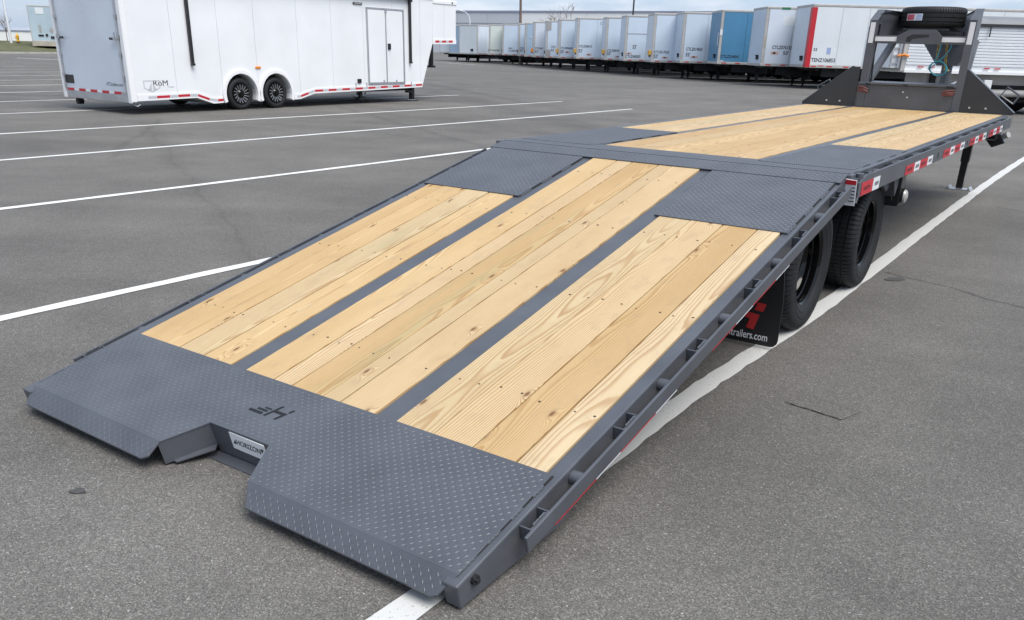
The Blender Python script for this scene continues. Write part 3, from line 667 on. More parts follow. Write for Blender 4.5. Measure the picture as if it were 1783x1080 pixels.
# fender lips
for yc in (12.17, 13.24):
    m = MB(); o_ = arc(yc, .36, .55, 200, -20, 20); i_ = arc(yc, .36, .462, -20, 200, 20); m.prism(o_+i_, yz(X1), .003, .045); eb(m, 'fender_lip', WTRIM, smooth=True, bevel=.006)
# skirt trim below the panels with red/white tape
sk = [[(9.42, .285), (9.97, .295), (10.91, .315), (11.35, .175), (11.62, .185)], [(13.80, .195), (14.01, .205), (14.49, .325), (16.4, .355), (18.77, .405)], [(12.64, .19), (12.76, .19)], [(19.3, 1.605), (20.4, 1.625)]]
for line in sk:
    m = MB(); m.prism([(y, z-.005) for y, z in line]+[(y, z+.125) for y, z in line[::-1]], yz(X1), .002, .014); eb(m, 'skirt_trim', WTRIM)
def along(line, d):
    for (y0, z0), (y1, z1) in zip(line[:-1], line[1:]):
        L_ = math.hypot(y1-y0, z1-z0)
        if d <= L_: return y0+(y1-y0)*d/L_, z0+(z1-z0)*d/L_
        d -= L_
    return line[-1]
def tapes(line, d0, seq, wd=.052):
    d = d0
    for kind, L_ in seq:
        (ya, za), (yb, zb) = along(line, d), along(line, d+L_-.012); d += L_
        if kind == ' ': continue
        m = MB(); m.prism([(ya, za+.035), (yb, zb+.035), (yb, zb+.035+wd), (ya, za+.035+wd)], yz(X1), .0145, .0175)
        eb(m, 'reflector_tape', RED if kind == 'r' else SILVT)
tapes(sk[0], .25, [('w', .21), ('r', .34), ('w', .2), ('r', .32), ('w', .2), ('r', .33), ('w', .22), ('r', .33), ('w', .18), ('r', .2)])
tapes(sk[1], .10, [('w', .12), ('r', .28), ('w', .22), ('r', .30), ('w', .18), ('r', .30)]+[('w', .20), ('r', .30)]*8)
tapes(sk[2], 0, [('r', .12)]); tapes(sk[3], .1, [('r', .2), ('w', .12), ('r', .2), ('w', .12), ('r', .2)], .06)
# side door
m = MB()
for a in ((16.50, 16.545, .5, 2.48), (17.965, 18.01, .5, 2.48), (16.545, 17.965, .5, .545), (16.545, 17.965, 2.435, 2.48)): m.box(X1+.002, X1+.030, *a)
dfo = eb(m, 'door_frame', SILV)
for a, b in ((16.555, 17.235), (17.275, 17.955)):
    m = MB(); m.box(X1+.002, X1+.024, a, b, .555, 2.425); eb(m, 'door', WHITE, bevel=.006)
m = MB(); m.box(X1+.004, X1+.03, 17.237, 17.273, .55, 2.43); eb(m, 'door_centre_strip', SILV)
m = MB(); m.box(X1+.025, X1+.055, 17.31, 17.42, 1.42, 1.58); eb(m, 'door_handle', BLACKP, bevel=.01)
m = MB(); m.box(X1+.025, X1+.05, 17.22, 17.29, 2.37, 2.42); m.box(X1+.025, X1+.05, 17.10, 17.13, .56, .62); m.box(X1+.025, X1+.05, 17.62, 17.65, .56, .62); eb(m, 'door_latch', SEAM)
m = MB(); m.box(X1, X1+.035, 16.08, 16.22, .55, .66); eb(m, 'outlet_box', BLACKP, bevel=.012)
m = MB(); m.box(X1, X1+.03, 16.02, 16.36, 2.52, 2.575); lt = eb(m, 'porch_light', BLACKP, bevel=.02)
m = MB(); m.box(X1+.03, X1+.034, 16.06, 16.32, 2.535, 2.56); eb(m, 'porch_light_lens', LENS)
m = MB(); m.box(X1, X1+.025, 12.64, 12.80, .93, .985); eb(m, 'side_marker', ORANGE, bevel=.012)
for yy in (16.0, 16.42, 18.28):
    m = MB(); m.box(X1+.002, X1+.02, yy, yy+.025, .42, .56); eb(m, 'step_bracket', SILV)
# awning
m = MB(); m.cyl((X1+.07, 10.80, 2.80), (X1+.07, 18.32, 2.80), .065, 14); eb(m, 'awning_roll', BLACKP, smooth=True)
for ya, z0 in ((10.87, 1.00), (18.25, 1.06)):
    m = MB(); m.box(X1+.012, X1+.07, ya-.035, ya+.035, z0, 2.76); eb(m, 'awning_arm', BLACKP, bevel=.006)
    m = MB(); m.box(X1+.012, X1+.09, ya-.04, ya+.04, z0+.0, z0+.05); m.box(X1+.02, X1+.11, ya-.05, ya+.05, 2.68, 2.86); eb(m, 'awning_bracket', BLACKP, bevel=.008)
# RoM badge
def sp(y, z): return (X1+.0005, y, z)
m = MB()
sh = [(9.60, .70), (10.0, .70), (10.0, .54), (9.80, .45), (9.60, .54)]; ish = [(9.622, .68), (9.978, .68), (9.978, .552), (9.80, .475), (9.622, .552)]
for i in range(5):
    j = (i+1) % 5; m.prism([sh[i], sh[j], ish[j], ish[i]], yz(X1), .0008, .0025)
m.prism([(9.70, .50), (9.80, .66), (9.79, .49)], yz(X1), .0008, .0025); m.prism([(9.81, .49), (9.83, .64), (9.91, .51)], yz(X1), .0008, .0025)
eb(m, 'shield_logo', mat('pale_grey_print', (.52, .53, .55), .5))
o = text('RöM', 'lettering', INK, ET, (X1+.001+16.6, 9.84-12.7, .585), (0, 1, 0), (0, 0, 1), .36, .115, .0015, bold=0)
text('TRAILERS', 'lettering', GREYINK, ET, (X1+.001+16.6, 10.2-12.7, .545), (0, 1, 0), (0, 0, 1), .14, .025, .0015)
# rear ramp
YR = 9.288
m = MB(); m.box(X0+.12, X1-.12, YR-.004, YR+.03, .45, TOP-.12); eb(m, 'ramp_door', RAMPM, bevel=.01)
m = MB(); m.box(X0+.08, X1-.10, YR-.012, YR+.03, .24, .395); eb(m, 'rear_bumper', SILV, bevel=.01)
for xx in (X0+.135, X1-.16):
    m = MB(); m.cyl((xx, YR-.035, .45), (xx, YR-.035, 2.7), .018, 8); 
    for zz in (.75, 1.2, 1.55, 1.95, 2.4): m.box(xx-.035, xx+.035, YR-.05, YR-.006, zz-.04, zz+.04)
    eb(m, 'cam_bar', SILV)
    s_ = 1 if xx < -17 else -1
    m = MB(); m.box(min(xx, xx+.14*s_), max(xx, xx+.14*s_), YR-.075, YR-.05, 1.50, 1.54); m.box(xx+.1*s_-.01, xx+.1*s_+.01, YR-.06, YR-.045, 1.5, 1.65); eb(m, 'cam_handle', SILV)
    m = MB(); m.box(min(xx+.14*s_, xx+.27*s_), max(xx+.14*s_, xx+.27*s_), YR-.08, YR-.045, 1.495, 1.545); eb(m, 'handle_grip', BLACKP, bevel=.01)
m = MB(); m.box(X0+.15, X0+.48, YR-.014, YR-.005, .56, .74); eb(m, 'number_plate', BLACKP)
for i in range(5):
    a = X0+.18+i*.47
    m = MB(); m.box(a, a+.26, YR-.016, YR-.0125, .405, .458); eb(m, 'reflector_tape', RED)
    if i < 4:
        m = MB(); m.box(a+.27, a+.46, YR-.016, YR-.0125, .405, .458); eb(m, 'reflector_tape', WREF)
m = MB(); m.box(X0+.12, X1-.12, YR-.012, YR-.0045, .398, .449); eb(m, 'tape_backing', SILV)
text('ATCtrailers.com', 'lettering', INK, ET, (-16.2+16.6, YR-.0045-12.7, .565), (1, 0, 0), (0, 0, 1), .62, .075, .001)
m = MB(); m.cyl((X0+.38, YR+.05, .17), (X0+.38, YR+.18, .17), .07, 12); eb(m, 'ramp_roller', DARK)
m = MB(); m.tube([(X1-.05, YR+.1, .26), (X1-.05, YR+.06, .2), (X1-.02, YR+.12, .17), (X1-.0, YR+.18, .21)], .012, 6); eb(m, 'tie_ring', SILV)
# under gear
m = MB(); m.box(X0+.3, X1-.35, 9.6, 18.6, .3, .42)
for yc in (12.17, 13.24): m.cyl((X0+.3, yc, .34), (X1-.3, yc, .34), .06, 10)
eb(m, 'chassis', DARK)
m = MB(); m.box(X1-.30, X1-.18, 18.52, 18.64, .05, .5); m.box(X1-.34, X1-.14, 18.42, 18.74, 0, .03); m.box(X1-.31, X1-.17, 18.36, 18.52, .24, .3); eb(m, 'landing_jack', BLACKP)
m = MB(); m.box(X0+.18, X0+.30, 18.52, 18.64, .05, .5); m.box(X0+.14, X0+.34, 18.42, 18.74, 0, .03); eb(m, 'landing_jack', BLACKP)
m = MB(); m.box(X1-.28, X1-.2, 16.37, 16.46, .13, .34); m.box(X1-.32, X1-.16, 16.27, 16.56, .10, .14); m.bar((X1-.24, 16.4, .32), (X1-.24, 15.95, .34), .05, .05); eb(m, 'stabiliser_jack', BLACKP)
m = MB(); m.box(X1-.12, X1-.04, 16.45, 17.93, .25, .30); eb(m, 'folding_step', SILV, bevel=.01)
m = MB(); m.cyl((-16.1, 20.15, .95), (-16.1, 20.15, 1.615), .075, 12); m.cyl((-16.1, 20.15, .92), (-16.1, 20.15, .98), .14, 12); eb(m, 'gooseneck_coupler', BLACKP)
def spoke_wheel(yc, xc, sgn, name='wheel'):
    m = MB(); m.lathe([(.03, .06), (.06, .06), (.1, .02), (.2, .015), (.225, .05), (.235, .05), (.235, -.15)], (0, 0, 0), (sgn, 0, 0), 40)
    wh = m.build('wheel', GLOSSB, ET, (xc+16.6, yc-12.7, WZ), smooth=True)
    m = MB(); m.lathe([(.235, -.02), (.25, .035), (.29, .052), (.33, .045), (.355, .02), (.365, -.02), (.365, -.18), (.33, -.23), (.235, -.22)], (0, 0, 0), (sgn, 0, 0), 48, closed=True); m.build('tyre', RUB, wh, smooth=True)
    m = MB()
    for i in range(16):
        a = 2*math.pi*i/16; da = .10
        for r0, r1 in ((.10, .215),):
            p0 = (.03*sgn, r0*math.cos(a), r0*math.sin(a)); p1 = (.052*sgn, r1*math.cos(a+da), r1*math.sin(a+da)); m.bar(p0, p1, .012, .010, (sgn, 0, 0))
    m.build('spokes', SILV, wh)
    m = MB(); m.cyl((.015*sgn, 0, 0), (.075*sgn, 0, 0), .05, 14); m.build('hub_cap', GLOSSB, wh)
for yc in (12.17, 13.24):
    spoke_wheel(yc, X1-.06, 1); spoke_wheel(yc, X0+.06, -1)

# ------------------------------------------------------------------ charcoal gooseneck flatbed with hydraulic dovetail
FT = root('flatbed_trailer', (0, 0, 0), 0, 'charcoal gooseneck flatbed trailer with pine plank deck and lowered ramp tail', 'flatbed trailer')
LY, ZD = 3.4775, .9233; TH = math.atan(.2264); TM = .0045
ct, st_ = math.cos(TH), math.sin(TH)
DL = dict(loc=(0, LY, ZD), rot=(TH, 0, 0)); ML = dict(loc=(0, LY, ZD), rot=(TM, 0, 0))
sY = lambda Y: (Y-LY)/ct
def dpt(x, s, h): return Vector((x, LY+s*ct-h*st_, ZD+s*st_+h*ct))
def mpt(x, s, h): return Vector((x, LY+s*math.cos(TM)-h*math.sin(TM), ZD+s*math.sin(TM)+h*math.cos(TM)))
XO = 1.237; XR = 1.295
# --- dovetail frame
S_END = -3.72
def chan(x0, x1):
    zb = lambda s, z: (z-ZD-s*st_)/ct
    poly = [(S_END, -.004), (-.02, -.004), (-.02, -.16), (-2.95, -.16), (-3.18, zb(-3.18, .035)), (S_END, zb(S_END, .010))]
    m = MB(); m.prism(poly, lambda u, v, h: (h, u, v), x0, x1); return m
for a, b in ((1.178, XO), (-XO, -1.178)): chan(a, b).build('frame_channel', CHAR, FT, **DL, bevel=.006)
m = MB()
for x0, x1 in ((.3865, .4905), (-.4905, -.3865)): m.box(x0, x1, -3.2, -.10, -.16, -.005)
for x in (1, -1): pass
m.build('deck_beam', CHAR, FT, **DL, bevel=.004)
m = MB()
for Y in (.755, 1.565, 2.33, 3.055): m.box(-1.177, 1.177, sY(Y)-.03, sY(Y)+.03, -.13, -.045)
m.box(-1.177, 1.177, -.16, -.04, -.17, -.045); m.build('cross_member', DARK, FT, **DL)
for sx in (1, -1):          # end bolt
    m = MB(); m.cyl((sx*XO, -3.645, -.035), (sx*(XO+.012), -3.645, -.035), .017, 10); m.cyl((sx*XO, -3.645, -.035), (sx*(XO+.02), -3.645, -.035), .009, 8); m.build('end_bolt', BLACKP, FT, **DL)
# --- rub rails, stake pockets, spools
def side_rails(sx, s0, s1, pockets, spools, place, hh=.112, top=-.012):
    m = MB(); m.box(*sorted((sx*(XR-.012), sx*XR)), s0, s1, top-hh, top); m.build('rub_rail', CHAR, FT, **place, bevel=.003)
    for s in pockets:
        pm_ = MB(); t = .006; xa, xb = sorted((sx*(XO+.001), sx*(XR-.0125)))
        pm_.box(xa, xb, s, s+t, top-hh+.004, top-.003); pm_.box(xa, xb, s+.10, s+.10+t, top-hh+.004, top-.003)
        pm_.box(*sorted((sx*(XR-.0125), sx*(XR-.0185))), s+t, s+.10, top-hh+.004, top-.004)
        pm_.box(xa, xb, s+t, s+.1, top-hh+.001, top-hh+.01)
        pm_.build('stake_pocket', CHAR, FT, **place, bevel=.0015)
        wb = MB()
        for a in (s+.02, s+.055):
            wb.tube([(sx*(XR-.017), a+k*.008, top+.001+.002*(k % 2)) for k in range(5)], .0035, 6)
        wb.build('weld_bead', STEELW, FT, **place, smooth=True)
    for s in spools:
        m = MB(); m.cyl((sx*(XO+.001), s, top-.032), (sx*(XR-.0125), s, top-.032), .026, 16); m.build('pipe_spool', CHAR, FT, **place, smooth=True)
for sx in (1, -1):
    side_rails(sx, sY(.12), sY(3.33), [sY(y) for y in (.16, .75, 1.35, 1.95, 2.56, 3.14)], [sY(y) for y in (.47, 1.11, 1.69, 2.30, 2.91)], DL, hh=.064)
    side_rails(sx, .17, 6.80, [.24+.61*i for i in range(11)], [.56+.61*i for i in range(11)], ML, hh=.118)
# --- planks
SCR = MB(); SCRM = MB()
def plank(x0, x1, s0, s1, place_fn, rot, thick=.038, scr=None, rows=()):
    m = MB(); w_, L_ = x1-x0-random.uniform(.005, .009), s1-s0-.003
    m.box(-w_/2, w_/2, -L_/2, L_/2, -thick, 0)
    dz = random.uniform(-.0012, .0022)
    o = m.build('plank', PINE, FT, loc=place_fn((x0+x1)/2, (s0+s1)/2, dz), rot=(rot, random.uniform(-.006, .006), random.uniform(-.0006, .0006)), bevel=.0022)
    for s in rows:
        if not s0+.03 < s < s1-.03: continue
        n_ = 2 if w_ > .1 else 1
        for k in range(n_):
            if random.random() < .07: continue
            x = x0+(x1-x0)*((.22, .78)[k] if n_ == 2 else .5)+random.uniform(-.014, .014); ss = s+random.uniform(-.012, .012)
            rr = random.uniform(.0038, .0058); e = random.uniform(.8, 1.5)
            scr.add([(x+rr*math.cos(a)*e, ss+rr*math.sin(a), dz+.0012) for a in [i*math.pi/4 for i in range(8)]], [tuple(range(8))])
mid = [-.3855, -.203, -.089, .097, .192, .3855]; out_ = [.4915, .6795, .8625, 1.0535, 1.177]
S1, S2, S3 = sY(.404), sY(2.556), sY(3.317)
drows = [sY(y) for y in (.76, 1.565, 2.33, 3.055)]
for a, b in zip(mid[:-1], mid[1:]): plank(a, b, S1-.02, S3+.02, dpt, TH, scr=SCR, rows=drows)
for a, b in zip(out_[:-1], out_[1:]):
    plank(a, b, S1-.02, S2+.02, dpt, TH, scr=SCR, rows=drows); plank(-b, -a, S1-.02, S2+.02, dpt, TH, scr=SCR, rows=drows)
A2_, B2_ = .560, .640; MY, M4, M5 = .28, 5.08-LY, 10.34-LY
mrows = [.5+.61*i for i in range(12)]
mm_ = [-A2_+2*A2_*i/6 for i in range(7)]; mo_ = [B2_+(1.177-B2_)*i/3 for i in range(4)]
for a, b in zip(mm_[:-1], mm_[1:]): plank(a, b, MY-.02, M5, mpt, TM, scr=SCRM, rows=mrows)
for a, b in zip(mo_[:-1], mo_[1:]):
    plank(a, b, M4-.02, M5, mpt, TM, scr=SCRM, rows=mrows); plank(-b, -a, M4-.02, M5, mpt, TM, scr=SCRM, rows=mrows)
SCR.build('deck_screws', SCREW, FT, **DL, kind='stuff'); SCRM.build('deck_screws', SCREW, FT, **ML, kind='stuff')
m = MB(); m.box(-1.177, 1.177, S1, -.17, -.046, -.022); m.build('gap_shade_sheet', DARK, FT, **DL); m = MB(); m.box(-1.177, 1.177, .2, M5, -.046, -.022); m.build('gap_shade_sheet', DARK, FT, **ML)  # added dark sheets under the planks, standing in for shade in the gaps
# --- diamond plates with raised lugs
def lugs(poly, name, parent, place, z=0, pitch=.0188, holes=(), tilt=None):
    m = MB(); xs = [p[0] for p in poly]; ys = [p[1] for p in poly]
    i0, i1 = int(min(xs)/pitch)-1, int(max(xs)/pitch)+1; j0, j1 = int(min(ys)/pitch)-1, int(max(ys)/pitch)+1
    Lh, Wh, Hh = .0106, .0036, .0015
    for i in range(i0, i1+1):
        for j in range(j0, j1+1):
            x, y = i*pitch, j*pitch
            if not inside((x, y), poly) or edge_dist((x, y), poly) < .008: continue
            if any(inside((x, y), h) for h in holes): continue
            a = math.pi/4 if (i+j) % 2 else -math.pi/4; c, s = math.cos(a), math.sin(a)
            base = [(-Lh, 0), (-Lh*.55, -Wh*.75), (0, -Wh), (Lh*.55, -Wh*.75), (Lh, 0), (Lh*.55, Wh*.75), (0, Wh), (-Lh*.55, Wh*.75)]
            topv = [(-Lh*.62, 0), (0, -Wh*.35), (Lh*.62, 0), (0, Wh*.35)]
            vs = []
            for (u, v), h in [(q, 0) for q in base]+[(q, Hh) for q in topv]:
                px, py = x+u*c-v*s, y+u*s+v*c
                vs.append((px, py, z+h-.0002) if tilt is None else tilt(px, py, h))
            m.add(vs, [(0, 1, 8), (1, 2, 9, 8), (2, 3, 10, 9), (3, 4, 10), (4, 5, 10), (5, 6, 11, 10), (6, 7, 8, 11), (7, 0, 8), (8, 9, 10, 11)])
    if m.v:
        bm_o = m.build('raised_tread', CHAR, parent, kind='stuff')
        return bm_o
def dplate(poly, place, z=.004, th=.0075, holes=(), tilt=None, name='diamond_plate'):
    m = MB(); m.prism(poly, (lambda u, v, h: (u, v, h)) if tilt is None else tilt, z-th, z)
    o = m.build(name, CHAR, FT, **place, bevel=.0015)
    lugs(poly, name, o, place, z, holes=holes, tilt=tilt); return o
BEND = -3.682
logo = {'a': [(-.112, -3.365), (-.112, -3.351), (-.036, -3.351), (-.036, -3.365)], 'b': [(-.083, -3.343), (-.083, -3.332), (-.028, -3.332), (-.028, -3.343)], 'c': [(-.056, -3.325), (-.056, -3.317), (-.02, -3.317), (-.02, -3.325)],
        'd': [(-.023, -3.366), (-.011, -3.366), (.016, -3.284), (.004, -3.284)], 'e': [(0, -3.331), (.006, -3.316), (.068, -3.316), (.050, -3.366), (.038, -3.366), (.049, -3.331)], 'f': [(.062, -3.308), (.073, -3.308), (.080, -3.285), (.069, -3.285)]}
NL, NLi, NRi, NR = (-.262, BEND), (-.185, sY(.064)), (.160, sY(.068)), (.262, BEND)
rear = [(-1.195, BEND), NL, NLi, NRi, NR, (1.212, BEND), (1.205, S1), (-1.205, S1)]
rp = dplate(rear, DL, holes=[[(-.13, -3.385), (.095, -3.385), (.095, -3.268), (-.13, -3.268)]])
# a few lugs kept close round the cut-out mark
m = MB()
for k, p in logo.items(): m.prism(p, XY(), .0042, .0052)
m.build('cut_out_logo', mat('cut_out_shade', (.004, .004, .005), .6), rp)  # black shapes laid on the plate stand in for shade inside the openings
lg = [[(-.128, -3.385), (-.03, -3.385), (-.03, -3.368), (-.128, -3.368)], [(.085, -3.385), (.096, -3.385), (.096, -3.268), (.085, -3.268)], [(-.13, -3.312), (-.02, -3.312), (-.02, -3.268), (-.13, -3.268)], [(.018, -3.312), (.062, -3.312), (.062, -3.268), (.018, -3.268)]]
for q in lg: lugs(q, 'diamond_plate', rp, DL, .004)
TB = R(31)
tl = lambda u, v, h: (u, BEND+(v-BEND)*math.cos(TB)+(h-.0)*math.sin(TB)*-1*-1 if False else BEND+(v-BEND)*math.cos(TB)-h*math.sin(TB)*-1*0, (v-BEND)*math.sin(TB)+h)
TIP = BEND-.088
for poly in ([(-1.195, BEND), (-1.175, TIP+.012), (-1.155, TIP), (-.305, TIP), (-.272, TIP+.02), (-.262, BEND)], [(.262, BEND), (.300, TIP+.03), (.318, TIP), (1.16, TIP), (1.178, TIP+.008), (1.212, BEND)]):
    m = MB(); m.prism(poly, tl, -.0035, .004); o = m.build('ramp_lip', CHAR, FT, **DL, bevel=.0012)
    lugs(poly, 'ramp_lip', o, DL, .004, tilt=lambda u, v, h: tl(u, v, h+.0038))
# notch walls, flange, sticker plate
m = MB()
def wall(a, b, d0, d1, th=.008):
    ax, ay = a; bx, by = b; m.prism([(ax, ay), (bx, by), (bx, by+th), (ax, ay+th)], XY(), d1, d0)
wall((-.268, BEND-.01), (NLi[0]-.004, NLi[1]), -.0045, -.105); wall((NLi[0]-.004, NLi[1]+.002), (NRi[0]+.004, NRi[1]+.002), -.0045, -.145); wall((NRi[0]+.004, NRi[1]), (.268, BEND-.01), -.0045, -.1)
m.build('hitch_recess', CHAR, FT, **DL, bevel=.002)
m = MB(); m.prism([(NLi[0], NLi[1]-.001), (NRi[0], NRi[1]-.001), (NRi[0]+.02, NRi[1]-.05), (NLi[0]-.02, NLi[1]-.05)], XY(), -.146, -.138)
m.prism([(-.262, BEND+.02), (NLi[0], NLi[1]), (NLi[0]+.025, NLi[1]-.03), (-.235, BEND+.02)], XY(), -.106, -.100); m.build('recess_flange', CHAR, FT, **DL, bevel=.002)
yb_ = NRi[1]+.0005
m = MB(); m.box(-.075, .13, yb_-.005, yb_-.001, -.085, -.008); pl = m.build('name_plate', WREF, FT, **DL)
text('HORIZON', 'lettering', INK, pl, (-.043, yb_-.0052, -.058), (1, 0, 0), (0, 0, 1), .145, .026, .0008, shear=.15)
m = MB(); m.prism([(-.065, -.058), (-.047, -.058), (-.047, -.036)], lambda u, v, h: (u, yb_-.0052-h, v), 0, .0008); m.prism([(.106, -.030), (.124, -.030), (.108, -.05)], lambda u, v, h: (u, yb_-.0052-h, v), 0, .0008); m.build('arrow_print', INK, pl)
# upper side plates, hinge plates, main plates
SB = S3-.004
dplate([(.462, S2), (1.205, S2), (1.205, SB-.006), (.468, SB-.006)], DL, z=.0065); dplate([(-1.205, S2), (-.455, S2), (-.455, SB-.006), (-1.205, SB-.006)], DL, z=.0065)
dplate([(-1.235, SB), (1.235, SB), (1.235, -.012), (-1.235, -.012)], DL, z=.008)
dplate([(-1.237, .012), (1.237, .012), (1.237, .19), (-1.237, .19)], ML, z=.005, th=.009)
dplate([(-.60, .19), (.61, .19), (.61, MY), (-.60, MY)], ML, z=.005, th=.009)
dplate([(.625, .193), (1.205, .193), (1.205, M4), (.655, M4)], ML, z=.0075); dplate([(-1.205, .193), (-.60, .193), (-.60, M4), (-1.205, M4)], ML, z=.0075)
m = MB()
for i in range(5):
    xa = -1.2+i*.49; m.cyl((xa, -.001, -.006), (xa+.44, -.001, -.006), .011, 10)
m.build('hinge_tube', DARK, FT, **DL)
# stitch welds and dark slots along plate edges
wm = MB(); sm2 = MB()
def stitch(x, s0, s1, z, n_, out=1):
    L_ = (s1-s0)/n_
    for i in range(n_):
        a = s0+L_*i; wm.tube([(x+.002*math.sin(k*2.1), a+L_*.5*k/9, z+.001*(k % 2)) for k in range(10)], .0042, 6)
        sm2.box(x-.0028, x+.0028, a+L_*.55, a+L_*.97, z-.003, z+.001)
stitch(1.208, BEND+.03, S1, -.001, 4); stitch(-1.208, BEND+.03, S1, -.001, 4); stitch(1.209, S2, SB, .0005, 3); stitch(-1.209, S2, SB, .0005, 3)
stitch(-.451, S2+.02, SB-.05, -.002, 3); stitch(.458, S2+.02, SB-.05, -.002, 3)
wm.build('stitch_weld', STEELW, FT, **DL, smooth=True, kind='stuff'); sm2.build('weld_gap', DARK, FT, **DL, kind='stuff')
wm = MB(); sm2 = MB()
stitch(1.21, .2, M4, .0012, 4); stitch(-1.21, .2, M4, .0012, 4); stitch(-.596, .3, M4, -.001, 4)
wm.build('stitch_weld', STEELW, FT, **ML, smooth=True, kind='stuff'); sm2.build('weld_gap', DARK, FT, **ML, kind='stuff')
# --- main frame
for a, b in ((1.178, XO), (-XO, -1.178)):
    m = MB(); m.box(a, b, .02, 6.86, -.16, .0015); m.build('frame_channel', CHAR, FT, **ML, bevel=.006)
m = MB()
for x0, x1 in ((A2_+.001, B2_-.001), (-B2_+.001, -A2_-.001)): m.box(x0, x1, .2, 6.86, -.2, -.003)
m.build('deck_beam', CHAR, FT, **ML, bevel=.004)
m = MB()
for x0 in (.38, -.50): m.box(x0, x0+.12, -.3, 7.4, -.42, -.205)
for i in range(17): m.box(-1.177, 1.177, .1+.41*i, .16+.41*i, -.14, -.045)
m.build('cross_member', DARK, FT, **ML)
m = MB()
for i in range(4): pass
# reflective tape on the rub rails
def rtape(segs, place, s0, h0, h1, names=True):
    for (a, b, k) in segs:
        m = MB(); m.box(XR+.0006, XR+.0028, a, b, h0, h1); o = m.build('reflector_tape', RED if k == 'r' else WREF, FT, **place)
        if names and b-a > .12: text('HORIZON', 'lettering', INK, o, (XR+.0029, a+.04, (h0+h1)/2-.012), (0, 1, 0), (0, 0, 1), (b-a)*.6, .024, .0006, shear=.15)
main_segs = []
for a, b in ((4.71, 5.63), (6.08, 7.05), (7.36, 8.33), (8.57, 9.53)):
    q = (b-a); main_segs += [(a-LY, a-LY+q*.30, 'r'), (a-LY+q*.30, a-LY+q*.5, 'w'), (a-LY+q*.5, a-LY+q*.80, 'r'), (a-LY+q*.80, a-LY+q, 'w')]
rtape(main_segs, ML, 0, -.125, -.062); rtape([(3.555-LY, 3.815-LY, 'r'), (3.82-LY, 3.98-LY, 'w')], ML, 0, -.126, -.05)
dsegs = [(.28, .54, 'r'), (.54, .71, 'w'), (.71, .98, 'r'), (.98, 1.16, 'w'), (1.49, 1.74, 'r'), (1.74, 1.93, 'w'), (1.93, 2.21, 'r'), (2.21, 2.39, 'w')]
for a, b, k in dsegs:
    m = MB(); m.box(XR-.0085, XR-.0055, sY(a), sY(b), -.088, -.0765); m.build('reflector_tape', RED if k == 'r' else WREF, FT, **DL)
for Y in (5.85, 7.21, 8.45, 9.62):
    m = MB(); m.prism([(Y-LY-.02, -.1), (Y-LY+.025, -.1), (Y-LY, -.062)], lambda u, v, h: (XR+h, u, v), .0006, .004); m.build('drain_bolt', BLACKP, FT, **ML)
# hinge end hardware on the right (and mirrored left)
for sx in (1, -1):
    f = lambda a, b: tuple(sorted((sx*a, sx*b)))
    m = MB(); m.box(*f(1.238, 1.262), -.06, .04, -.13, .004); m.build('hinge_plate', CHAR, FT, **ML, bevel=.004)
    m = MB(); m.cyl((sx*1.268, .10, -.11), (sx*1.268, .10, .0), .026, 14); m.cyl((sx*1.262, .02, -.12), (sx*1.262, .02, -.02), .022, 14); m.build('hinge_sleeve', CHAR, FT, **ML, smooth=True)
    m = MB(); m.prism([(.02, -.045), (.16, -.012), (.30, -.012), (.30, -.13), (.06, -.13), (.035, -.165), (.015, -.16), (.03, -.13)], lambda u, v, h: (sx*(1.283+h), u, v), 0, .0118); m.build('hinge_hook', CHAR, FT, **ML, bevel=.002)
    if sx == 1:
        m = MB(); m.box(*f(1.28, 1.37), 0, .004, -.13, .0); 
m = MB(); m.prism([(1.238, -.155), (1.30, -.155), (1.30, -.005), (1.238, .0)], lambda u, v, h: (u, -.07-h, v), 0, .006); ws = m.build('warning_decal', WREF, FT, **DL)
m = MB(); m.box(1.240, 1.298, -.0785, -.0763, -.03, -.004); m.build('red_header', RED, ws)
m = MB()
for i in range(5): m.box(1.262, 1.295, -.0785, -.0763, -.05-.02*i, -.045-.02*i)
m.prism([(1.242, -.09), (1.26, -.09), (1.251, -.06)], lambda u, v, h: (u, -.0763-h, v), 0, .002); m.build('warning_print', INK, ws)
# reflective red/white on fold of rail start handled above; light bracket ahead of front wheel
m = MB(); m.prism([(1.30, -.13), (1.72, -.10), (1.80, -.16), (1.70, -.19), (1.50, -.20), (1.42, -.30)], lambda u, v, h: (1.05+h, u, v), 0, .17); m.prism([(1.16, -.2), (1.30, -.13), (1.42, -.18), (1.28, -.25)], lambda u, v, h: (1.16+h, u, v), 0, .03); m.build('fender_bracket', CHAR, FT, **ML, bevel=.004)
m = MB(); m.prism([(1.22, -.20), (1.46, -.13), (1.50, -.33), (1.33, -.37), (1.22, -.28)], lambda u, v, h: (u-.62, 1.46+h, v), 0, .02); m.box(.62, .92, 1.485, 1.60, -.37, -.15); m.build('lamp_bracket', BLACKP, FT, loc=(.32, LY, ZD), bevel=.003)
m = MB(); m.cyl((1.22, 1.545, -.30), (1.262, 1.545, -.30), .058, 20); lm = m.build('side_lamp', BLACKP, FT, loc=(0, LY, ZD), smooth=True)
m = MB(); m.lathe([(0, .022), (.03, .02), (.045, .012), (.05, 0)], (1.262, 1.545, -.30), (1, 0, 0), 20); m.build('lamp_lens', LENS, lm, smooth=True)
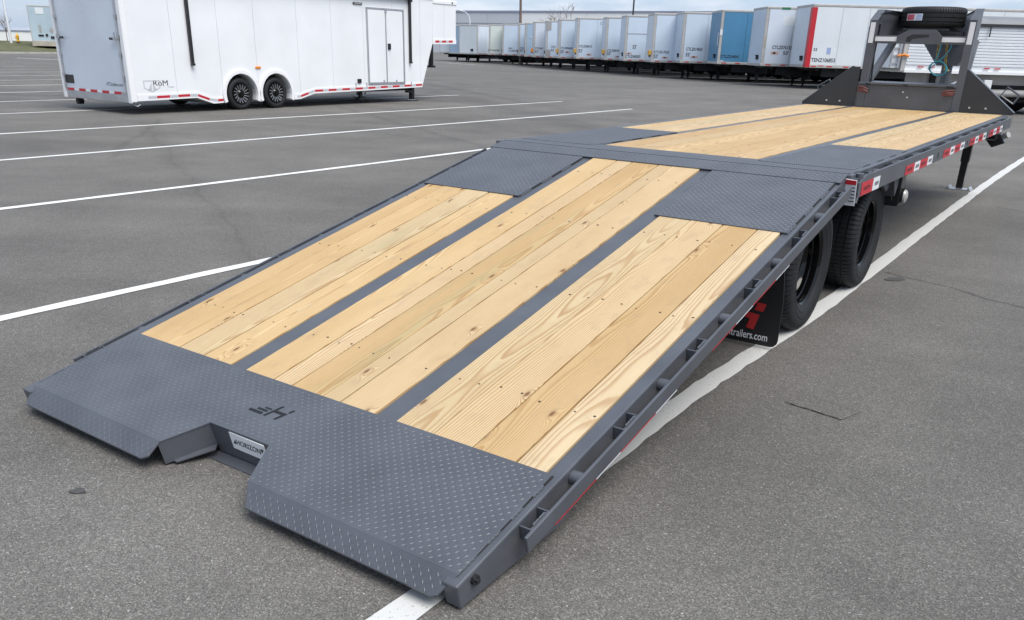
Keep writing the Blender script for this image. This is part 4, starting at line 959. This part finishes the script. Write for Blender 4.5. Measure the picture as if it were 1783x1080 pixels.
# --- wheels (duals)
TR = .388
def tyre_prof():
    return [(.235, -.10), (.262, -.115), (.33, -.125), (.362, -.118), (.378, -.104), (TR, -.085), (TR, -.062), (TR-.009, -.060), (TR-.009, -.050), (TR, -.048), (TR, -.012), (TR-.009, -.010), (TR-.009, .0), (TR, .002), (TR, .040), (TR-.009, .042), (TR-.009, .052), (TR, .054), (TR, .085), (.378, .104), (.362, .118), (.33, .125), (.262, .115), (.235, .10)]
def lugf(i, j):
    g = i % 4 >= 2
    if j in (3, 4, 5, 6, 17, 18, 19, 20): return -.007 if g else 0
    if j in (9, 10, 13, 14): return -.004 if g else 0
    return 0
TANG = [2*math.pi*(k+f)/76 for k in range(76) for f in (0, .76, .80, .96)]
def dual(y, x, sgn):
    m = MB(); m.lathe([(.238, .10), (.232, .092), (.222, .085), (.217, .05), (.208, .045), (.208, .025), (.214, .02), (.206, .0), (.197, -.006), (.197, -.03), (.204, -.035), (.198, -.06), (.19, -.07), (.19, -.135), (.18, -.15), (.15, -.155), (.10, -.145), (.10, -.09), (.085, -.08), (.0, -.08)], (0, 0, 0), (sgn, 0, 0), 48)
    for i in range(8):
        a = 2*math.pi*i/8+.2; p = (sgn*-.155, .137*math.cos(a), .137*math.sin(a)); m.cyl(p, (sgn*-.12, p[1], p[2]), .013, 6)
    wh = m.build('wheel', GLOSSB, FT, (x, y, TR), smooth=True)
    m = MB(); m.lathe(tyre_prof(), (0, 0, 0), (sgn, 0, 0), 0, closed=True, rfun=lugf, angs=TANG); m.build('tyre', RUB, wh, smooth=True)
    m = MB(); m.lathe([(.306, .1262), (.309, .1275), (.312, .1262)], (0, 0, 0), (sgn, 0, 0), 64); m.lathe([(.268, .117), (.272, .119), (.276, .1185)], (0, 0, 0), (sgn, 0, 0), 64); m.build('sidewall_ring', RUB, wh, smooth=True)
for y in (3.345, 4.655):
    for sx in (1, -1): dual(y, sx*1.03, sx); dual(y, sx*.745, sx)
    m = MB(); m.cyl((-1.0, y, TR), (1.0, y, TR), .055, 12); m.box(-.45, .45, y-.1, y+.1, TR-.12, TR+.12); m.build('axle', DARK, FT)
# mud flaps
for sx in (1, -1):
    fp = [(.60, .60), (.60, .05)]+[(.63+.03*math.cos(R(a)), .05+.03*math.sin(R(a))) for a in (200, 235, 270)]+[(1.125+.04*math.cos(R(a)), .06+.04*math.sin(R(a))) for a in (270, 300, 330, 360)]+[(1.165, .30), (1.13, .60)]
    m = MB(); m.prism(fp, lambda u, v, h: (sx*u, 2.815+h+.02*(v-.3)**2, v), 0, .010); fl = m.build('mud_flap', FLAPM, FT)
    if sx == 1:
        text('horizontrailers.com', 'lettering', WREF, fl, (.752, 2.8135, .045), (1, 0, .01), (0, 0, 1), .355, .045, .001, base=True)
        m = MB()
        for p in ([(.90, .21), (1.045, .195), (1.02, .105), (.975, .11), (.992, .165), (.885, .178)], [(1.025, .265), (1.075, .262), (1.062, .215), (1.012, .219)], [(.78, .30), (.83, .295), (.80, .16), (.75, .165)]):
            m.prism(p, lambda u, v, h: (u, 2.8145-h, v), 0, .0012)
        m.build('red_emblem', REDLOGO, fl)
# --- front corner box and jacks
m = MB(); m.box(1.05, 1.22, 9.85, 10.25, .70, .80); m.prism([(1.06, .72), (1.24, .76), (1.30, .66), (1.17, .60)], lambda u, v, h: (u, 10.05+h, v), 0, .16); m.build('junction_box', BLACKP, FT, bevel=.01)
m = MB(); m.cyl((1.27, 10.08, .735), (1.32, 10.05, .76), .035, 12); m.build('corner_lamp', LENS, FT)
for sx in (1, -1):
    m = MB(); m.box(sx*.83-.05, sx*.83+.05, 10.71, 10.81, .35, .90); m.box(sx*.83-.04, sx*.83+.04, 10.72, 10.80, .02, .5); j = m.build('landing_jack', BLACKP, FT, bevel=.004)
    m = MB(); m.prism([(-.15, .0), (-.12, .045), (-.10, .012), (.10, .012), (.12, .045), (.15, .0), (.12, -.0)][:6], lambda u, v, h: (sx*.83+u, 10.66+h, v+.001), 0, .2); m.build('jack_foot', SILV, j)
# --- gooseneck headboard, wings, uprights
YG, ZG = 10.36, .955
Q = lambda y: (lambda u, v, h: (u, y+h, v))
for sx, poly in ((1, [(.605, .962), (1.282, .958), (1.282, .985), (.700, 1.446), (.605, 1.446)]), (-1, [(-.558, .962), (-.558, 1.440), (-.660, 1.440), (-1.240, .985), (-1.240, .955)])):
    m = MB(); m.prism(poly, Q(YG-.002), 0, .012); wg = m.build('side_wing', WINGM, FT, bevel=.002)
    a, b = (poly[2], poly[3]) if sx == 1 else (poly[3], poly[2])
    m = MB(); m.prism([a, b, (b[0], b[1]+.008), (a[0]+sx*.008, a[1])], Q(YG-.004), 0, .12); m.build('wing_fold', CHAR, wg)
    m = MB()
    for x in ((.80, .98) if sx == 1 else (-.92, -.75)): m.cyl((x, YG-.012, 1.018), (x, YG-.002, 1.018), .012, 10)
    m.build('wing_bolt', SILV, wg)
m = MB(); m.box(-.557, .604, YG, YG+.012, .957, 1.232); hb = m.build('headboard', CHAR, FT, bevel=.003)
m = MB(); m.cyl((.01, YG-.008, 1.16), (.01, YG, 1.16), .012, 10); m.cyl((.07, YG-.008, 1.10), (.07, YG, 1.10), .012, 10); m.build('headboard_bolt', SILV, hb)
m = MB(); m.box(-.535, .60, YG+.013, 11.2, .957, 1.226); m.build('tool_box', CHAR, FT)
m = MB(); m.box(-.55, .62, YG-.025, 11.22, 1.234, 1.262); m.build('tool_box_lid', CHAR, FT, bevel=.006)
m = MB()
for a, b in ((-.46, -.40), (.0, .05), (.50, .58)): m.box(a, b, YG-.032, YG-.0255, 1.233, 1.25)
m.build('lid_latch', BLACKP, FT)
for xc, zz in ((-.535, 1.978), (.600, 1.985)):
    wd = .088
    pr = [(YG+.0, .935), (YG+.0, zz), (YG+.30, zz+.135), (YG+.36, zz+.135), (YG+.36, zz-.17), (YG+.17, zz-.27), (YG+.15, .935)]
    sgx = -1 if xc < 0 else 1; xe = .03+sgx*.13
    m = MB(); m.prism(pr, lambda u, v, h: (xc+h, u, v), .012, wd-.012); m.build('gooseneck_rail', CHAR, FT)
    m = MB(); 
    m.box(xc, xc+wd, YG-.010, YG-.0005, .96, zz); up_o = m.build('upright_flange', CHAR, FT, bevel=.002)
    m = MB(); m.prism([(YG-.010, zz+.002), (YG+.30, zz+.137), (YG+.30, zz+.147), (YG-.010, zz+.012)], lambda u, v, h: (xc+h, u, v), -.003, wd+.003); m.build('neck_flange', CHAR, FT, bevel=.002)
    m = MB(); m.box(xc+.016, xc+wd-.014, YG-.013, YG-.0105, 1.725, zz-.015); m.build('white_reflector', WREF, up_o)
    m = MB(); m.bar((xc+.044, YG+.34, zz-.02), (xe, 12.75, zz-.02), .05, .306); m.bar((xc+.044, YG+.33, zz+.14), (xe, 12.75, zz+.14), wd, .010); m.build('neck_arm', CHAR, FT, bevel=.003)
    m = MB(); m.bar((xc+.045, YG+.22, 1.265), (xc+.045-sgx*.07, YG+.92, zz-.22), .075, .075); m.build('neck_brace', CHAR, FT, bevel=.004)
m = MB(); m.box(-.446, .599, YG+.02, YG+.08, 1.722, 1.815); cbx = m.build('cross_bar', CHAR, FT, bevel=.004)
for a, b in ((-.445, -.185), (.335, .595)):
    m = MB(); m.box(a, b, YG+.014, YG+.0195, 1.748, 1.800); m.build('white_reflector', WREF, cbx)
m = MB(); m.prism([(-.185, 1.722), (.335, 1.722), (.335, 1.81), (.25, 1.885), (-.05, 1.885), (-.185, 1.81)], Q(YG), 0, .012); sgn_ = m.build('emblem_plate', CHAR, FT, bevel=.003)
m = MB(); m.prism([(-.07, 1.745), (-.02, 1.745), (.0, 1.775), (.09, 1.79), (.185, 1.80), (.185, 1.83), (.0, 1.83), (-.07, 1.80)], Q(YG-.0015), 0, .001); m.build('cut_out_logo', BLACKP, sgn_)  # black shape on the plate paints the dark of the opening
m = MB(); m.box(-.36, .46, 10.95, 11.05, 1.80, 1.88); m.box(-.24, .30, 11.6, 11.7, 1.80, 1.90); m.box(-.25, .3, 10.9, 11.7, 1.885, 1.915); m.build('tyre_tray', BLACKP, FT)
m = MB(); m.prism([(-.36, 1.80), (.38, 1.80), (.17, 1.47), (-.10, 1.47)], Q(12.75), 0, .25); m.build('coupler_gusset', CHAR, FT)
m = MB(); m.box(-.13, .19, 12.70, 12.9, 1.80, 2.11); m.build('neck_crosstube', CHAR, FT)
m = MB(); m.cyl((.03, 12.87, 1.0), (.03, 12.87, 1.50), .075, 16); m.cyl((.03, 12.87, .98), (.03, 12.87, 1.08), .095, 16); m.build('coupler_tube', CHAR, FT, smooth=True)
# chains and hoses
def chain(pts):
    m = MB(); d = 0; pts = [Vector(p) for p in pts]; segs = []
    for a, b in zip(pts[:-1], pts[1:]):
        k = int((b-a).length/.034)
        for i in range(k): segs.append((a+(b-a)*(i+.5)/k, (b-a).normalized()))
    for i, (p, dd) in enumerate(segs):
        e = dd.orthogonal().normalized(); e = e if i % 2 else dd.cross(e)
        ring = [p+dd*.026*math.cos(t)+e*.015*math.sin(t) for t in [k*math.pi/4 for k in range(9)]]; m.tube(ring, .006, 5)
    return m
chain([(-.09, 12.55, 1.80), (-.07, 12.55, 1.52)]).build('safety_chain', BRASS, FT); chain([(.02, 12.55, 1.80), (.06, 12.55, 1.42), (.12, 12.55, 1.40)]).build('safety_chain', BRASS, FT)
m = MB(); pts = [(-.04, 12.5, 1.80), (-.06, 12.5, 1.6), (-.09, 12.5, 1.5)]
for i in range(34):
    t = 2*math.pi*i/15+1.9; rr = .105+.012*math.sin(i*.9); pts.append((-.02+rr*1.15*math.cos(t), 12.5-.004*i*.3, 1.43+rr*.85*math.sin(t)))
pts += [(.02, 12.48, 1.58), (.08, 12.5, 1.68), (.10, 12.52, 1.80)]
m.tube(pts, .009, 6); m.build('breakaway_cable', TEAL, FT, smooth=True)
for xs_, sx in ((-.545, 1), (.60, -1)):
    m = MB()
    for k in range(2):
        m.tube([(xs_, YG-.012, 1.205-.03*k), (xs_+sx*.08, YG-.05, 1.20-.025*k), (xs_+sx*.13, YG-.045, 1.18-.03*k), (xs_+sx*.12, YG-.04, 1.15-.01*k), (xs_+sx*.05, YG-.035, 1.165-.01*k), (xs_+sx*.01, YG-.012, 1.16-.01*k)], .010, 6)
    m.build('wiring_loop', BROWN, FT, smooth=True)
m = MB()
for k in range(3): m.tube([(-.44+.02*k, YG+.1, 2.06+.012*k), (-.38, YG+.3, 2.075+.012*k), (-.33, YG+.9, 2.04+.01*k), (-.3, YG+1.6, 2.03)], .007, 5)
m.tube([(-.445, YG+.16, 1.95), (-.46, YG+.17, 1.6), (-.44, YG+.16, 1.27)], .012, 6); m.build('wiring_loom', BLACKP, FT, smooth=True)
for sx in (1, -1):          # tie rings beyond the wings
    y0 = 10.9 if sx < 0 else 10.7
    m = MB(); x = sx*1.2+.02
    m.tube([(x, y0, 1.07), (x+sx*.05, y0+.02, 1.17), (x+sx*-.10, y0+.02, 1.26), (x-sx*.15, y0, 1.16), (x, y0, 1.07)], .013, 6); m.build('tie_ring', CHAR, FT, smooth=True)
# --- spare tyre (own thing)
SP = root('spare_tyre', (.03, 11.2, 1.918), 0, 'black spare tyre with red and white label lying on the gooseneck', 'tyre')
m = MB(); m.lathe(tyre_prof(), (0, 0, .126), (0, 0, 1), 0, closed=True, rfun=lugf, angs=TANG); m.build('tread_casing', RUB, SP, smooth=True)
m = MB(); m.lathe([(.236, .1), (.215, .08), (.2, 0), (.15, -.05), (0, -.05)], (0, 0, .126), (0, 0, 1), 40); m.build('rim', GLOSSB, SP, smooth=True)
lab = MB(); lab2 = MB()
a0, a1, n_ = R(236), R(259), 8
def lb(mb_, b0, b1, z0, z1, rr):
    vs = []
    for i in range(n_+1):
        t = b0+(b1-b0)*i/n_
        for z in (z0, z1): vs.append((rr*math.cos(t), rr*math.sin(t), z))
    mb_.add(vs, [(2*i, 2*i+2, 2*i+3, 2*i+1) for i in range(n_)])
lb(lab, R(229), R(262), .085, .165, TR+.002); o = lab.build('tyre_label', WREF, SP)
lb(lab2, R(230.5), R(246), .093, .158, TR+.0035); lab2.build('label_print', mat('label_red', (.6, .12, .16), .5), o)
l3 = MB(); lb(l3, R(251), R(260.5), .093, .158, TR+.0035); l3.build('label_print', mat('label_blue', (.45, .52, .72), .5), o)
